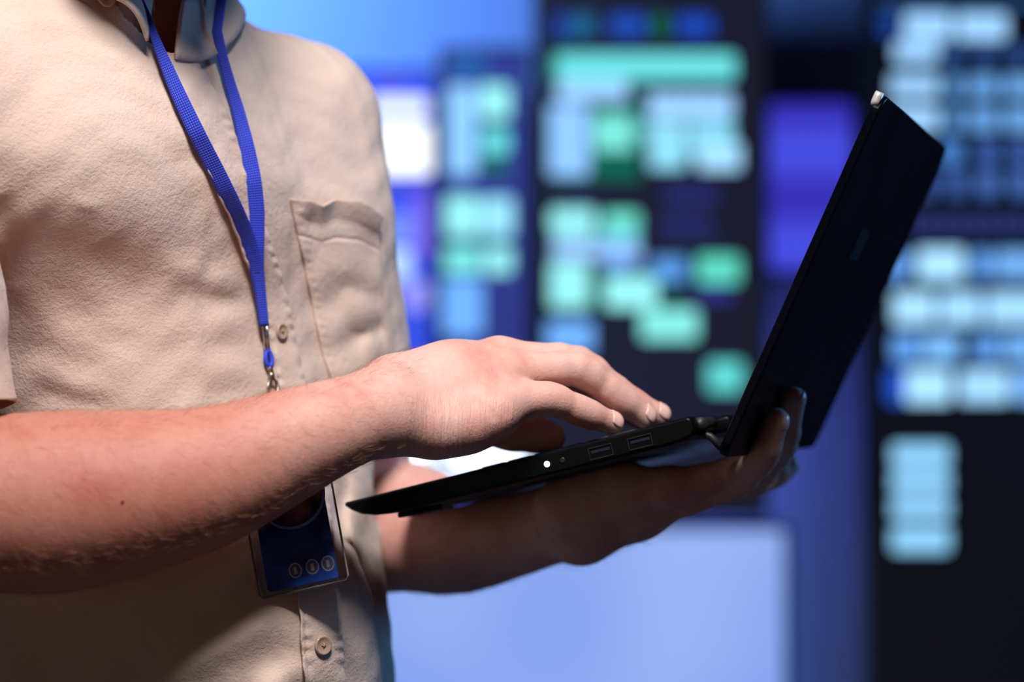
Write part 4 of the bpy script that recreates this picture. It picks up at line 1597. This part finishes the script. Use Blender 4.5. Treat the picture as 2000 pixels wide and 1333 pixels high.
bm = bmesh.new(); disc(bm, (0.1570, 0.0002, -0.0078), (0, -1, 0), 0.0019, 0.0006, 18)
obj('audio_jack', bm, PORTM, laptop)
bm = bmesh.new(); disc(bm, (0.1462, 0.0004, -0.0078), (0, -1, 0), 0.0019, 0.0008, 20)
o = obj('power_light', bm, emis('white_led', (1, 0.93, 0.88), 4.0), laptop)
o['label'] = 'small round white power light'
# hinge barrels and arms
for yy in (0.012, LAPW - 0.05):
    bm = bmesh.new()
    lb = ML.inverted() @ LB0
    tube(bm, [(0.2480, yy, -0.0060), (0.2480, yy + 0.038, -0.0060)], 0.0046, 16)
    tube(bm, [(0.2420, yy + 0.008, -0.0090), (0.2520, yy + 0.008, -0.0150), (lb.x + 0.001, yy + 0.008, lb.z + 0.004)], [0.0024, 0.0024, 0.0030], 10)
    obj('hinge', bm, mat('hinge_metal', (0.03, 0.03, 0.035), 0.5, 0.6), laptop)
bm = bmesh.new()
lb = ML.inverted() @ LB0
add_box(bm, (0.2440, 0.055, -0.0135), (lb.x + 0.004, LAPW - 0.055, -0.0025), 0.003)  # slab added across the hinge gap to keep light off the little finger
obj('light_blocking_hinge_cover', bm, BLACK, laptop)

MLi = ML.inverted()
ux = (MLi.to_3x3() @ LU).normalized(); nx = (MLi.to_3x3() @ LN).normalized(); ox = MLi @ LB0
yx = Vector((0, 1, 0))


def lid_pts(bm, u0, u1, y0, y1, n0, n1, rad, seg=8, bev=0.0):
    before = set(bm.verts)
    rounded_plate(bm, y0, y1, u0, u1, n0, n1, rad, seg=seg)
    new = [v for v in bm.verts if v not in before]
    for v in new:
        y, n, u = v.co.x, v.co.y, v.co.z
        v.co = ox + ux * u + nx * n + yx * y


bm = bmesh.new()
lid_pts(bm, 0.0, LIDH, 0.0, LAPW, 0.0, LIDT, 0.012)
bmesh.ops.recalc_face_normals(bm, faces=bm.faces)
lid = obj('lid', bm, LIDM, laptop, smooth=False)
md = lid.modifiers.new('b', 'BEVEL'); md.width = 0.0016; md.segments = 4; md.limit_method = 'ANGLE'
lid.data.polygons.foreach_set('use_smooth', [False] * len(lid.data.polygons))
bm = bmesh.new(); lid_pts(bm, 0.022, LIDH - 0.010, 0.008, LAPW - 0.008, -0.0006, 0.0006, 0.004)
bmesh.ops.recalc_face_normals(bm, faces=bm.faces)
SCRL = mat('laptop_screen_glass', (0.01, 0.01, 0.012), 0.1)
scr = obj('screen', bm, SCRL, lid, smooth=False)
bm = bmesh.new(); lid_pts(bm, LIDH * 0.585, LIDH * 0.675, LAPW * 0.36, LAPW * 0.47, LIDT - 0.0003, LIDT + 0.0003, 0.001)
bmesh.ops.recalc_face_normals(bm, faces=bm.faces)
obj('lid_label', bm, mat('satin_label', (0.020, 0.022, 0.030), 0.32), lid, smooth=False)
bm = bmesh.new(); lid_pts(bm, LIDH - 0.0085, LIDH + 0.0008, -0.0008, 0.0075, -0.0010, LIDT * 0.6, 0.003)
bmesh.ops.recalc_face_normals(bm, faces=bm.faces)
cap = obj('corner_highlight_cap', bm, mat('corner_highlight', (0.92, 0.90, 0.88), 0.38, 0.5), lid)  # pale cap added to give the lid corner its bright highlight
